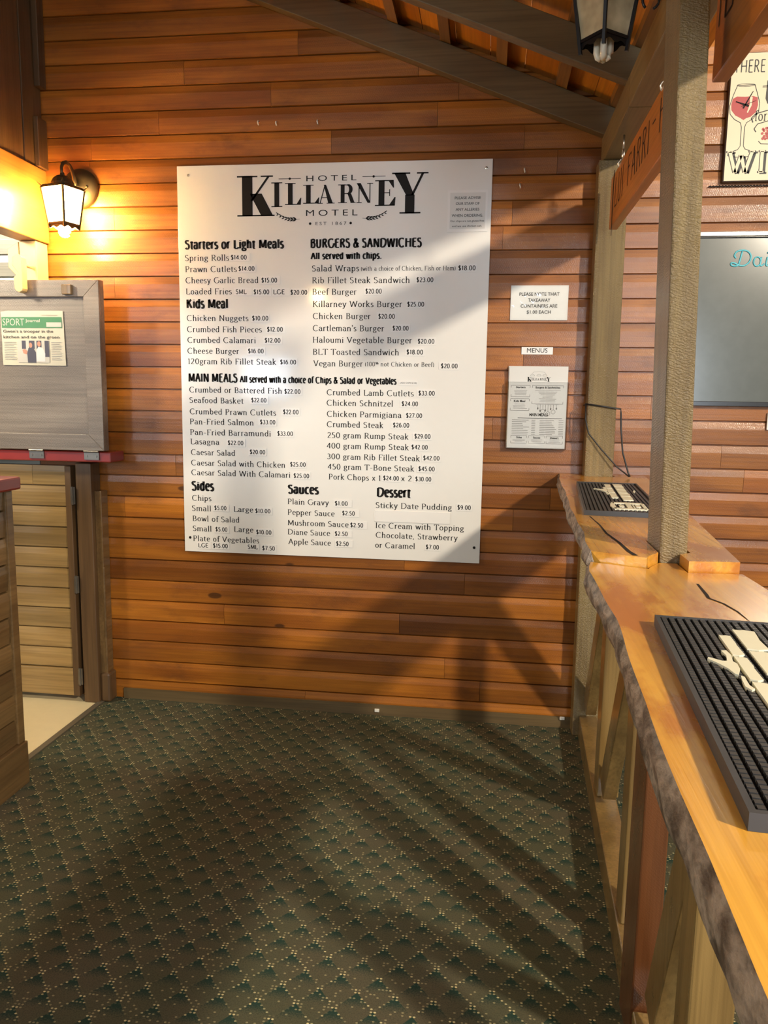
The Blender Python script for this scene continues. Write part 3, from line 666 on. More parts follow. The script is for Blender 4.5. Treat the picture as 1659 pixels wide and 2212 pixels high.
# ------------------------------------------------------------------ gabled shelter over the counter: beam, rafters, battens, boards
RS = -0.3955                                             # roof fall per metre towards +x
def rz(x): return 2.525+(x-0.422)*RS
b = MB(); b.box(0.42, 0.525, -0.66, -0.016, 2.42, 2.527, r=0.35); b.box(0.42, 0.525, -3.1, -0.662, 2.42, 2.527, r=0.7)
tag(obj('eaves_beam', b, 'beam', bevel=0.004), 'brown eaves beam running from the wall above the hanging carved boards', 'beam')
RAFT = [(-0.016, 'brown sloping rafter lying flat against the board wall'), (-0.60, 'brown sloping rafter in front of the wall rafter, behind the unlit lantern'), (-1.20, 'brown sloping rafter right above the unlit lantern at the top edge')]
for i, (y, t) in enumerate(RAFT):
    b = MB(); y0, y1 = (y-0.05, y) if i == 0 else (y, y+0.05)
    x0, x1 = -1.95, 0.56
    b.hexa([(x0, y0, rz(x0)), (0.5, y0, rz(0.5)), (0.5, y1, rz(0.5)), (x0, y1, rz(x0)), (x0, y0, rz(x0)+0.115), (x1, y0, rz(x1)+0.115), (x1, y1, rz(x1)+0.115), (x0, y1, rz(x0)+0.115)], r=0.3+0.2*i)
    tag(obj('rafter', b, 'dark_x', bevel=0.003), t, 'rafter', 'rafters of the counter roof')
nb = 0
for i in range(10):
    x = 0.44-0.2285*i+(0.012 if i % 3 == 1 else 0)
    b = MB(); z = rz(x)+0.1165
    z2 = rz(x+0.042)+0.1165
    b.hexa([(x, -2.2, z), (x+0.042, -2.2, z2), (x+0.042, -0.016, z2), (x, -0.016, z), (x, -2.2, z+0.034), (x+0.042, -2.2, z2+0.034), (x+0.042, -0.016, z2+0.034), (x, -0.016, z+0.034)], r=random.random())
    ords = ['lowest', 'second', 'third', 'fourth', 'fifth', 'sixth', 'seventh', 'eighth', 'ninth', 'tenth']
    tag(obj('roof_batten', b, 'pine_y'), 'thin pale batten across the rafters, %s up from the eaves beam' % ords[i], 'batten', 'roof battens on the rafters')
d = MB(); xs = -2.0
while xs < 0.6:
    x2 = min(xs+0.14, 0.66); z = rz(xs)+0.152; z2 = rz(x2)+0.152
    d.hexa([(xs, -2.3, z), (x2-0.003, -2.3, z2), (x2-0.003, -0.016, z2), (xs, -0.016, z), (xs, -2.3, z+0.018), (x2-0.003, -2.3, z2+0.018), (x2-0.003, -0.016, z2+0.018), (xs, -0.016, z+0.018)], r=random.random()); xs = x2
struct('ceiling_shelter', d, 'deck', 'orange roof boards of the small shelter above the counter')

# ------------------------------------------------------------------ posts
b = MB(); b.hexa([(0.414, -0.105, 0), (0.532, -0.105, 0), (0.532, -0.017, 0), (0.414, -0.017, 0), (0.403, -0.105, 2.419), (0.520, -0.105, 2.419), (0.520, -0.017, 2.419), (0.403, -0.017, 2.419)], r=0.75)
tag(obj('timber_post', b, 'post', bevel=0.005), 'rough brown timber post against the wall with a black cord round it', 'post', 'posts of the counter')
b = MB(); b.hexa([(0.3672, -1.80, 1.02), (0.4227, -1.80, 1.02), (0.4227, -1.668, 1.02), (0.3672, -1.668, 1.02), (0.3216, -1.80, 2.62), (0.3771, -1.80, 2.62), (0.3771, -1.668, 2.62), (0.3216, -1.668, 2.62)], r=0.25)
p2 = tag(obj('timber_post', b, 'post', bevel=0.004), 'rough shiny grey-brown timber post standing between the two counter slabs', 'post', 'posts of the counter')

b = MB(); b.box(0.3672, 0.4227, -1.80, -1.668, 0, 1.0195, r=0.5)
lab(obj('post_foot', b, 'post_low', p2, bevel=0.004), 'lower length below the counter, reddened in colour for the warm light there')

# ------------------------------------------------------------------ counter slabs with live bark edge
def smooth_pts(pts, step=0.05):
    out = []
    for (x0, y0), (x1, y1) in zip(pts[:-1], pts[1:]):
        n = max(1, int(math.hypot(x1-x0, y1-y0)/step))
        for i in range(n): out.append((x0+(x1-x0)*i/n, y0+(y1-y0)*i/n))
    out.append(pts[-1]); return out
def slab(left, rest, zt, th, label, seed, name='counter_slab'):
    rnd = random.Random(seed)
    L0 = smooth_pts(left, 0.035); n = len(L0); L1 = []
    ph = [rnd.uniform(0, 6) for _ in range(4)]
    for i, (x, y) in enumerate(L0):
        wob = 0.0020*math.sin(y*8+ph[0])+0.0012*math.sin(y*21+ph[1]); L1.append((x+wob*(1 if 0 < i < n-1 else 0), y))
    mb = MB(); poly = L1+rest; N_ = len(poly)
    top = [(x, y, zt) for x, y in poly]; bot = [(x+(0.022 if i < n else 0), y, zt-th) for i, (x, y) in enumerate(poly)]
    mb.add(top+bot, [tuple(range(N_)), tuple(range(N_, 2*N_))[::-1]]+[(i, (i+1) % N_, N_+(i+1) % N_, N_+i) for i in range(N_)], 0, 0.5)
    o = obj(name, mb, 'slab', bevel=0.0)
    tag(o, label, 'counter top', 'live edge counter slabs')
    k = MB(); rows = []
    R_ = 7
    for j in range(R_):
        t = j/(R_-1); row = []
        for i, (x, y) in enumerate(L1):
            bul = math.sin(t*PI)*0.012
            nz = 0 if j in (0,) else rnd.uniform(-0.0035, 0.0035)
            row.append((x+0.024*t*t-bul+nz, y, zt+0.0005-th*1.02*t+(0 if j in (0,) else rnd.uniform(-0.003, 0.003))))
        rows.append(row)
    vs = [p for r in rows for p in r]; fs = [(j*n+i, j*n+i+1, (j+1)*n+i+1, (j+1)*n+i) for j in range(R_-1) for i in range(n-1)]
    k.add(vs, fs)
    for i in (0, n-1): k.add([(x_, y_, z_) for x_, y_, z_ in [rows[j][i] for j in range(R_)]]+[(rows[R_-1][i][0]+0.01, rows[R_-1][i][1], rows[R_-1][i][2]), (rows[0][i][0]+0.01, rows[0][i][1], zt-0.0005)], [tuple(range(R_+2))])
    lab(obj('bark_edge', k, 'bark', parent=o, smooth=True), 'rough grey bark along the left edge')
    return o
S1 = slab([(0.313, -0.018), (0.292, -0.30), (0.28, -0.535), (0.262, -0.90), (0.249, -1.169), (0.238, -1.42), (0.232, -1.577), (0.224, -1.70), (0.222, -1.812)],
          [(0.285, -1.846), (0.325, -1.864), (0.332, -1.845), (0.3605, -1.800), (0.3615, -1.660), (0.427, -1.660), (0.427, -1.792), (0.402, -1.808), (0.402, -1.882), (0.501, -1.872), (0.568, -1.204), (0.655, -0.20), (0.672, -0.018), (0.535, -0.018), (0.535, -0.108), (0.41, -0.108), (0.41, -0.018)],
          1.155, 0.07, 'orange live edge timber slab of the counter at the wall, behind the grey-brown post', 3)
k = MB(); pts = [(0.283, -1.30), (0.289, -1.45), (0.287, -1.58), (0.297, -1.70), (0.300, -1.80), (0.306, -1.845)]
for i, (a, b2) in enumerate(zip(pts[:-1], pts[1:])):
    wa, wb = 0.0012+0.0008*i, 0.0012+0.0008*(i+1); k.add([(a[0]-wa, a[1], 1.1556), (a[0]+wa, a[1], 1.1556), (b2[0]+wb, b2[1], 1.1556), (b2[0]-wb, b2[1], 1.1556)], [(0, 1, 2, 3)])
obj('split', k, 'crack', parent=S1)
S2 = slab([(0.221, -1.824), (0.2085, -1.9186), (0.2065, -2.0965), (0.2025, -2.2664), (0.1936, -2.4126), (0.1857, -2.545), (0.1808, -2.6497), (0.1778, -2.7475), (0.1719, -2.8523), (0.168, -2.9412), (0.164, -3.0548), (0.1482, -3.3216)],
          [(0.4644, -3.3216), (0.4841, -2.6102), (0.5088, -2.136), (0.5059, -1.968), (0.503, -1.886), (0.398, -1.892), (0.397, -1.805), (0.362, -1.805), (0.336, -1.852), (0.328, -1.872), (0.285, -1.854)],
          1.134, 0.07, 'orange live edge timber slab in the foreground, under the larger bar mat', 8)
k = MB(); pts = [(0.392, -1.99), (0.3861, -2.0726), (0.3831, -2.0969), (0.3977, -2.1308), (0.4055, -2.1793), (0.4064, -2.2375)]
wd_ = [0.002, 0.003, 0.0028, 0.0022, 0.0016, 0.0004]
for i in range(5):
    a, b2 = pts[i], pts[i+1]; k.add([(a[0]-wd_[i], a[1], 1.1346), (a[0]+wd_[i], a[1], 1.1346), (b2[0]+wd_[i+1], b2[1], 1.1346), (b2[0]-wd_[i+1], b2[1], 1.1346)], [(0, 1, 2, 3)])
obj('split', k, 'crack', parent=S2)

# ------------------------------------------------------------------ open frame under the counter
fr = thing('counter_support', 'varnished timber frame of rail, uprights and slanted braces under the counter slabs', 'counter frame', (0.43, -1.2, 0.0))
def fx(y): return 0.445+0.042*y
for ya, yb in ((-0.109, -1.660), (-1.808, -3.1)):
    b = MB(); b.bar((fx(ya)+0.038, ya, 0.05), (fx(yb)+0.038, yb, 0.05), 0.076, 0.10); obj('rail', b, 'frame_wood', fr, bevel=0.004)
b = MB(); b.bar((fx(-0.11)+0.05, -0.11, 1.035), (fx(-1.655)+0.05, -1.655, 1.035), 0.06, 0.085)
obj('rail', b, 'frame_wood', fr, bevel=0.004)
b = MB(); b.bar((fx(-1.88)+0.05, -1.88, 1.013), (fx(-3.1)+0.05, -3.1, 1.013), 0.06, 0.085)
obj('rail', b, 'frame_wood', fr, bevel=0.004)
ups = [-0.79, -1.47, -2.20]
for y in ups:
    b = MB(); x = fx(y); zt = 0.99 if y > -1.9 else 0.968
    b.box(x+0.008, x+0.082, y-0.04, y+0.04, 0.101, zt, r=0.6); obj('upright', b, 'frame_wood', fr, bevel=0.004)
for (ya, yb, zt) in ((-0.11, -0.74, 0.985), (-0.84, -1.42, 0.985), (-1.85, -2.13, 0.70), (-2.25, -2.95, 0.96)):
    b = MB(); b.bar((fx(ya)+0.04, ya-0.03, 0.155), (fx(yb)+0.04, yb+0.03, zt-0.03), 0.045, 0.085, up=(0, 1, 0.2), r=0.4); obj('brace', b, 'frame_wood', fr, bevel=0.003)

# ------------------------------------------------------------------ hanging carved boards
def hanging_board(y0, y1, label, words, hooks, cordy=None):
    X0, X1, Z0, Z1 = 0.44, 0.472, 2.128, 2.318
    root = thing('hanging_sign', label, 'sign', (0.456, (y0+y1)/2, Z0), 'carved boards hanging under the beam')
    b = MB(); b.box(X0, X1, y1, y0, Z0, Z1, r=0.5)
    o = obj('board', b, 'signwood', root, bevel=0.003)
    pl = Plane((X0-0.0008, 0, 0), (0, -1, 0), (0, 0, 1))
    for (txt, a, c2, zb, cap) in words:
        t = MB(); put_book(t, pl, txt, a, c2, zb, cap/0.68, 0, 6.0, 4.0, False)
        obj('carved_word', t, 'carving', root)
    for y in hooks:
        h = MB(); h.tube([(0.452, y, 2.425), (0.452, y, 2.372)], 0.0035, 8)
        h.tube([(0.452, y+0.018*math.sin(a), 2.352+0.020*math.cos(a)) for a in [i*2*PI/14 for i in range(15)]], 0.0035, 8)
        h.tube([(0.452+0.016*math.sin(a), y, 2.322+0.016*math.cos(a)) for a in [i*2*PI/12 for i in range(13)]], 0.003, 8)
        obj('hook', h, 'steel', root, smooth=True)
    if cordy:
        h = MB(); h.tube([(X0-0.003, cordy, 2.325), (X0-0.004, cordy, 2.2), (X0-0.003, cordy-0.004, 2.12), (X0-0.002, cordy+0.006, 2.09)], 0.0016, 6); obj('cord', h, 'string', root)
    return root
hanging_board(-0.21, -1.40, 'orange carved board hanging under the eaves beam between the two posts', [('LUI', 0.33, 0.50, 2.185, 0.105), ('FARRI', 0.60, 0.95, 2.19, 0.095), ('-', 1.00, 1.045, 2.215, 0.10), ('HA', 1.10, 1.30, 2.20, 0.09)], [-0.39, -1.10], -0.30)
hanging_board(-1.635, -2.95, 'orange carved board cut off by the top right corner, right of the shiny post', [('IL', 1.66, 1.76, 2.225, 0.085), ('E', 1.83, 1.92, 2.2, 0.11)], [-1.80, -2.75])

# black cord round the wall post
k = MB(); k.tube([(0.401, -0.03, 1.45), (0.401, -0.110, 1.456), (0.47, -0.113, 1.447), (0.541, -0.113, 1.437), (0.543, -0.112, 1.42), (0.546, -0.115, 1.36), (0.556, -0.13, 1.26), (0.582, -0.14, 1.175), (0.588, -0.145, 1.161)], 0.0035, 7)
k.tube([(0.4005, -0.105, 1.455), (0.402, -0.113, 1.39), (0.416, -0.118, 1.335), (0.47, -0.125, 1.27), (0.535, -0.135, 1.20), (0.585, -0.146, 1.161)], 0.003, 7)
tag(obj('power_cord', k, 'cord', smooth=True), 'black cord looped round the wall post and hanging to the counter', 'cord')

# ------------------------------------------------------------------ bar mats
def bar_mat(name_loc, rot, W_, L_, T, label, pitch, ln_pitch, group, art):
    """W across, L along the counter; lettering reads from the far side"""
    root = thing('bar_mat', label, 'bar mat', name_loc, group)
    root.rotation_euler = (0, 0, 0)
    ca, sa = math.cos(rot), math.sin(rot); o = Vector(name_loc)
    P = lambda u, v, z: (o.x+u*ca-v*sa, o.y+u*sa+v*ca, o.z+z)
    def pbox(mb, u0, u1, v0, v1, z0, z1, inset=0.0, m=0):
        mb.hexa([P(u0, v0, z0), P(u1, v0, z0), P(u1, v1, z0), P(u0, v1, z0), P(u0+inset, v0+inset, z1), P(u1-inset, v0+inset, z1), P(u1-inset, v1-inset, z1), P(u0+inset, v1-inset, z1)], m)
    b = MB(); h = T-0.006
    pbox(b, 0, W_, 0, L_, 0.0, h); pbox(b, 0, W_, 0, 0.006, h, T); pbox(b, 0, W_, L_-0.006, L_, h, T); pbox(b, 0, 0.006, 0.006, L_-0.006, h, T); pbox(b, W_-0.006, W_, 0.006, L_-0.006, h, T)
    obj('base', b, 'rubber_side', root)
    r = MB(); u = 0.006+pitch*0.5
    while u < W_-0.008:
        v = 0.008
        while v < L_-0.008-ln_pitch*0.5:
            pbox(r, u-pitch*0.36, u+pitch*0.36, v, v+ln_pitch*0.86, h, T-0.0004, pitch*0.06); v += ln_pitch
        u += pitch
    obj('ribs', r, 'rubber', root)
    a = MB()
    for poly in art: a.prism([(x, y) for x, y in poly], lambda x, y, d: P(x, y, d), T-0.0035, T+0.0018)
    lab(obj('raised_lettering', a, 'cream', root), 'cream raised lettering and emblem')
    return root
def blob_word(u0, u1, v0, v1, n, seed, gap=0.05):
    """a row of n chunky letters running along v, each with notches like worn block lettering"""
    rnd = random.Random(seed); out = []; lv = (v1-v0)/n
    for i in range(n):
        a = v1-lv*i; b_ = v1-lv*(i+1)+lv*gap; hh = u1-u0; k = rnd.uniform(0.05, 0.14)
        out.append([(u0, a), (u0+hh*rnd.uniform(.25, .4), a-lv*k*0.3), (u0+hh*rnd.uniform(.5, .65), a), (u1+hh*rnd.uniform(-.06, .05), a-lv*k*0.4), (u1+hh*rnd.uniform(-.05, .06), (a+b_)/2+lv*0.1), (u1-hh*0.08, (a+b_)/2), (u1+hh*rnd.uniform(-.04, .04), b_+lv*0.06), (u0+hh*0.5, b_), (u0, b_+lv*k*0.3)])
    return out
def bird(u, v, s):
    o = [[(u+x*s, v+y*s) for x, y in [(.0, 1.3), (.12, 1.35), (.16, 1.0), (.10, .55), (.16, .40), (.14, .05), (.02, -.35), (-.04, -.30), (-.10, .0), (-.22, .28), (-.42, .62), (-.38, .72), (-.12, .52), (-.02, .55), (.04, .95)]]]
    o.append([(u+x*s, v+y*s) for x, y in [(.06, -.40), (.12, -.45), (.10, -.95), (.16, -1.15), (.08, -1.25), (.0, -1.05), (.02, -.7)]]); return o
art2 = bird(0.061, 0.344, 0.055)+blob_word(0.072, 0.087, 0.03, 0.487, 5, 4)+blob_word(0.096, 0.123, 0.04, 0.520, 5, 9, 0.06)
bar_mat((0.2105, -2.8564, 1.1342), -math.atan2(0.047, 0.593), 0.255, 0.577, 0.0155, 'larger black ribbed bar mat with cream lettering on the foreground slab', 0.0108, 0.0088, 'ribbed bar mats on the counter', art2)
def badge(u0, u1, v0, v1):
    du, dv = u1-u0, v1-v0; o = []
    R_ = lambda a, b_, c_, d_: [(u0+du*a, v0+dv*c_), (u0+du*b_, v0+dv*c_), (u0+du*b_, v0+dv*d_), (u0+du*a, v0+dv*d_)]
    o += [R_(.04, .96, .0, .16), R_(.04, .96, .84, 1.0), [(u0, v0+dv*.12), (u0+du*.10, v0), (u0+du*.12, v0+dv), (u0, v0+dv*.8), (u0-du*.04, v0+dv*.5)], R_(.90, 1.0, .08, .9), R_(.44, .58, .16, .84), R_(.22, .36, .34, .62), R_(.70, .84, .36, .70), R_(.62, .66, .22, .8)]
    return o
art1 = bird(0.083, 0.507, 0.080)+blob_word(0.094, 0.114, 0.30, 0.717, 3, 14)+blob_word(0.125, 0.155, 0.25, 0.732, 5, 19, 0.06)+badge(0.080, 0.175, 0.045, 0.195)+[[(0.176, 0.47), (0.184, 0.52), (0.182, 0.55), (0.174, 0.50)]]
bar_mat((0.27, -1.283, 1.1552), -math.atan2(0.067, 0.817), 0.215, 0.80, 0.014, 'smaller looking black ribbed bar mat on the far slab by the wall post', 0.0115, 0.012, 'ribbed bar mats on the counter', art1)
# ------------------------------------------------------------------ left: bar, gate, raised flap, bulkhead
bar = thing('bar_counter', 'brown board fronted bar with a red painted top at the left edge', 'bar counter', (-2.0, -1.6, 0.0))
b = MB(); planks(b, lambda s, d, z: (-1.712-d, s, z), -2.6, -0.912, 0.165, 1.117, 0.165, 0.098, seed=21); b.box(-2.35, -1.716, -2.6, -0.875, 0.0, 1.117, r=0.3)
obj('front_boards', b, 'bar_front', bar)
b = MB(); b.box(-1.716, -1.690, -0.912, -0.872, 0.166, 1.117, r=0.6); obj('corner_strip', b, 'bar_front', bar, bevel=0.004)
b = MB(); b.box(-1.716, -1.682, -2.6, -0.868, 0.0, 0.166, r=0.5); obj('kick_board', b, 'bar_front', bar, bevel=0.004)
b = MB(); b.box(-2.40, -1.672, -2.6, -0.842, 1.118, 1.165); lab(obj('top', b, 'red', bar, bevel=0.008), 'red painted top')

gt = thing('bar_gate', 'brown boarded bar gate standing open against the back wall', 'gate', (-2.25, -0.09, 0.03))
b = MB(); planks(b, lambda s, d, z: (s, -0.085+d, z), -2.62, -1.925, 0.165, 1.135, 0.165, 0.0975, seed=33, minlen=2, maxlen=3); b.box(-2.62, -1.925, -0.083, -0.050, 0.03, 1.135, r=0.4)
obj('boards', b, 'gate_pine', gt)
b = MB(); b.box(-2.62, -1.925, -0.108, -0.084, 0.03, 0.163, r=0.3); obj('kick_board', b, 'gate_pine', gt, bevel=0.004)
b = MB(); b.box(-1.925, -1.895, -0.112, -0.045, 0.03, 1.135, r=0.2); obj('stile', b, 'dark_z', gt, bevel=0.003)
for z in (1.0, 0.58, 0.13):
    b = MB(); b.box(-1.897, -1.876, -0.116, -0.110, z-0.04, z+0.04); b.tube([(-1.887, -0.117, z-0.042), (-1.887, -0.117, z+0.042)], 0.005, 8); obj('hinge', b, 'old_steel', gt)
gp = thing('gate_post', 'dark brown gate post in the corner left of the board wall', 'post', (-1.82, -0.06, 0.0))
b = MB(); b.box(-1.876, -1.800, -0.105, -0.018, 0.0, 1.150, r=0.3); obj('post', b, 'dark_z', gp, bevel=0.004)
b = MB(); b.box(-1.800, -1.766, -0.080, -0.018, 0.14, 1.02, r=0.7); b.tube([(-1.769, -0.076, 0.14), (-1.769, -0.076, 0.66)], 0.007, 8); obj('cover_strip', b, 'bar_front', gp, bevel=0.003)
b = MB(); b.box(-1.800, -1.750, -0.092, -0.018, 0.0, 0.145, r=0.2); lab(obj('plinth_block', b, 'dark_z', gp, bevel=0.012), 'worn block at the foot')

fl = thing('counter_flap', 'weathered counter flap raised upright on hinges, with a newspaper page on it', 'counter flap', (-2.03, -0.14, 1.21))
X0, X1, Z0, Z1, YF = -2.36, -1.700, 1.213, 1.957, -0.158
b = MB()
b.box(X0, X1, -0.148, -0.118, Z0, Z1, r=0.5)
obj('panel', b, 'flap', fl)
b = MB(); W_ = 0.072
F = lambda x, z, d: (x, d, z)
for q, r in (([(X0, Z0), (X1, Z0), (X1-W_, Z0+W_), (X0+W_, Z0+W_)], .5), ([(X1, Z0), (X1, Z1), (X1-W_, Z1-W_), (X1-W_, Z0+W_)], .7), ([(X1, Z1), (X0, Z1), (X0+W_, Z1-W_), (X1-W_, Z1-W_)], .35), ([(X0, Z1), (X0, Z0), (X0+W_, Z0+W_), (X0+W_, Z1-W_)], .6)):
    b.prism(q, F, -0.1485, YF-0.006, r=r)
obj('frame', b, 'flap', fl, bevel=0.002)
b = MB(); b.box(-1.862, -1.818, YF-0.024, YF-0.006, 1.893, 1.935); obj('stop_block', b, 'frame_wood', fl, bevel=0.003)
for x in (-2.03, -1.765):
    b = MB(); b.box(x-0.035, x+0.035, -0.1565, -0.1505, 1.172, 1.206); b.tube([(x-0.035, -0.158, 1.209), (x+0.035, -0.158, 1.209)], 0.0055, 8)
    for s in (-1, 1): b.tube([(x+0.022*s, -0.159, 1.188), (x+0.022*s, -0.156, 1.188)], 0.005, 8)
    obj('hinge', b, 'old_steel', fl)
b = MB(); b.box(-2.6, -1.678, -0.150, -0.0175, 1.160, 1.2065); tag(obj('counter_ledge', b, 'red', bevel=0.005), 'red painted ledge under the raised flap, against the back wall', 'ledge')

# newspaper page
nx0, nx1, nz0, nz1 = -2.172, -1.870, 1.588, 1.826
np_ = thing('newspaper_page', 'newspaper sport page with a green banner stuck on the raised flap', 'newspaper page', ((nx0+nx1)/2, -0.15, nz0))
b = MB(); n = 9
rows = []
for j in range(n):
    rows.append([(nx0+(nx1-nx0)*i/(n-1)+(0.006*j/(n-1) if i == n-1 else 0)*-1, -0.1515-0.0018*math.sin(i*1.3+j*0.9)**2, nz0+(nz1-nz0)*j/(n-1)-(0.004 if i == 0 and j == n-1 else 0)) for i in range(n)])
vs = [p for r in rows for p in r]; b.add(vs, [(j*n+i, j*n+i+1, (j+1)*n+i+1, (j+1)*n+i) for j in range(n-1) for i in range(n-1)])
obj('sheet', b, 'news', np_, smooth=True)
pl = Plane((0, -0.1545, 0), (1, 0, 0), (0, 0, 1))
b = MB(); b.box(nx0+0.004, nx1-0.012, -0.1543, -0.1540, 1.752, 1.799); lab(obj('banner', b, 'news_green', np_), 'green banner')
b = MB()
put_face(b, pl, 'SPORT', nx0+0.009, nx0+0.112, 1.762, 0.030, 0.0, m=0); put_face(b, pl, 'Journal', nx0+0.118, nx0+0.187, 1.777, 0.013, 0.012)
put_rect(b, pl, nx1-0.085, nx1-0.014, 1.756, 1.776)
obj('banner_letters', b, 'news_pale', np_)
b = MB(); put_face(b, pl, "Gwen's a trooper in the", nx0+0.009, nx0+0.248, 1.731, 0.0125, 0.01); obj('headline', b, 'ink_mid', np_)
b = MB(); put_face(b, pl, 'kitchen and on the green', nx0+0.009, nx0+0.276, 1.706, 0.0125, 0.01)
for i in range(5): put_rect(b, pl, nx1-0.11+0.006*(i % 2), nx1-0.03, 1.8085-0.001*i, 1.8088-0.001*i)
obj('headline', b, 'ink_mid', np_)
b = MB(); b2_ = MB()
for i in range(11):
    put_rect(b2_, pl, nx0+0.01, nx0+0.068-0.01*(i % 3 == 2), 1.688-0.0075*i, 1.6900-0.0075*i)
    put_rect(b, pl, nx1-0.066, nx1-0.018-0.008*(i % 4 == 1), 1.688-0.0075*i, 1.6900-0.0075*i)
obj('column', b, 'olive_grey', np_); obj('column', b2_, 'olive_grey', np_)
b = MB(); px = nx0
put_rect(b, pl, px+0.074, px+0.226, 1.600, 1.697, 0)
pl2 = Plane((0, -0.1548, 0), (1, 0, 0), (0, 0, 1))
for (a, c2) in ((0.096, 0.115), (0.130, 0.157), (0.166, 0.190), (0.205, 0.225)): put_rect(b, pl2, px+a, px+c2, 1.660 if a < 0.2 else 1.625, 1.696, 1)
pl3 = Plane((0, -0.1550, 0), (1, 0, 0), (0, 0, 1))
put_disc(b, pl3, px+0.138, 1.676, 0.0075, 2, 0.0115); put_disc(b, pl3, px+0.178, 1.682, 0.0085, 2, 0.012)
put_poly(b, pl3, [(px+0.122, 1.600), (px+0.120, 1.640), (px+0.127, 1.664), (px+0.150, 1.664), (px+0.162, 1.645), (px+0.162, 1.600)], 1)
put_poly(b, pl3, [(px+0.163, 1.605), (px+0.165, 1.655), (px+0.175, 1.670), (px+0.195, 1.665), (px+0.206, 1.640), (px+0.204, 1.605)], 3)
put_poly(b, pl3, [(px+0.098, 1.655), (px+0.110, 1.660), (px+0.122, 1.650), (px+0.118, 1.636), (px+0.102, 1.640)], 2)
lab(obj('printed_photo', b, ['news_pale', 'news_navy', 'news_skin', 'paper'], np_), 'printed photograph of two people')

bh = thing('bulkhead', 'dark timber bulkhead with an orange fascia above the bar at upper left', 'bulkhead', (-2.1, -1.1, 2.135))
b = MB(); b.box(-2.10, -2.002, -2.3, -0.0175, 2.135, 2.450, r=0.5); obj('fascia', b, 'fascia', bh, bevel=0.004)
b = MB(); y = -0.0175; i = 0
while y > -2.3:
    y2 = max(y-0.145, -2.3); b.box(-2.06, -2.014-0.004*(i % 2), y2+0.003, y, 2.451, 3.74, r=random.random()); y = y2; i += 1
obj('upper_boards', b, 'dark_z', bh, bevel=0.002)
b = MB(); b.box(-2.012, -1.985, -0.07, -0.0175, 2.79, 3.74, r=0.1); b.box(-2.012, -1.990, -0.09, -0.0175, 2.452, 2.66, r=0.3); obj('corner_strip', b, 'dark_z', bh, bevel=0.003)
ct = thing('flap_catch', 'cream painted wooden block with a turning catch holding up the flap, below the bulkhead', 'catch', (-2.06, -0.1, 1.98))
b = MB(); b.box(-2.095, -2.012, -0.112, -0.0175, 1.945, 2.134); obj('block', b, 'latch', ct, bevel=0.006)
b = MB(); b.prism([(-2.150, 2.10), (-2.096, 2.130), (-2.096, 1.97), (-2.115, 1.985), (-2.150, 2.02)], F, -0.112, -0.03); obj('side_plate', b, 'latch', ct, bevel=0.003)
b = MB(); tp = [(-2.066, 1.915), (-2.060, 1.905), (-2.045, 1.898), (-2.030, 1.905), (-2.026, 1.915), (-2.026, 2.045), (-2.034, 2.058), (-2.052, 2.060), (-2.070, 2.050), (-2.074, 2.015), (-2.046, 1.982), (-2.068, 1.962)]
b.prism(tp, F, -0.205, -0.168); b.tube([(-2.040, -0.2, 2.02), (-2.040, -0.11, 2.02)], 0.008, 10); obj('turning_catch', b, 'latch', ct, bevel=0.004)

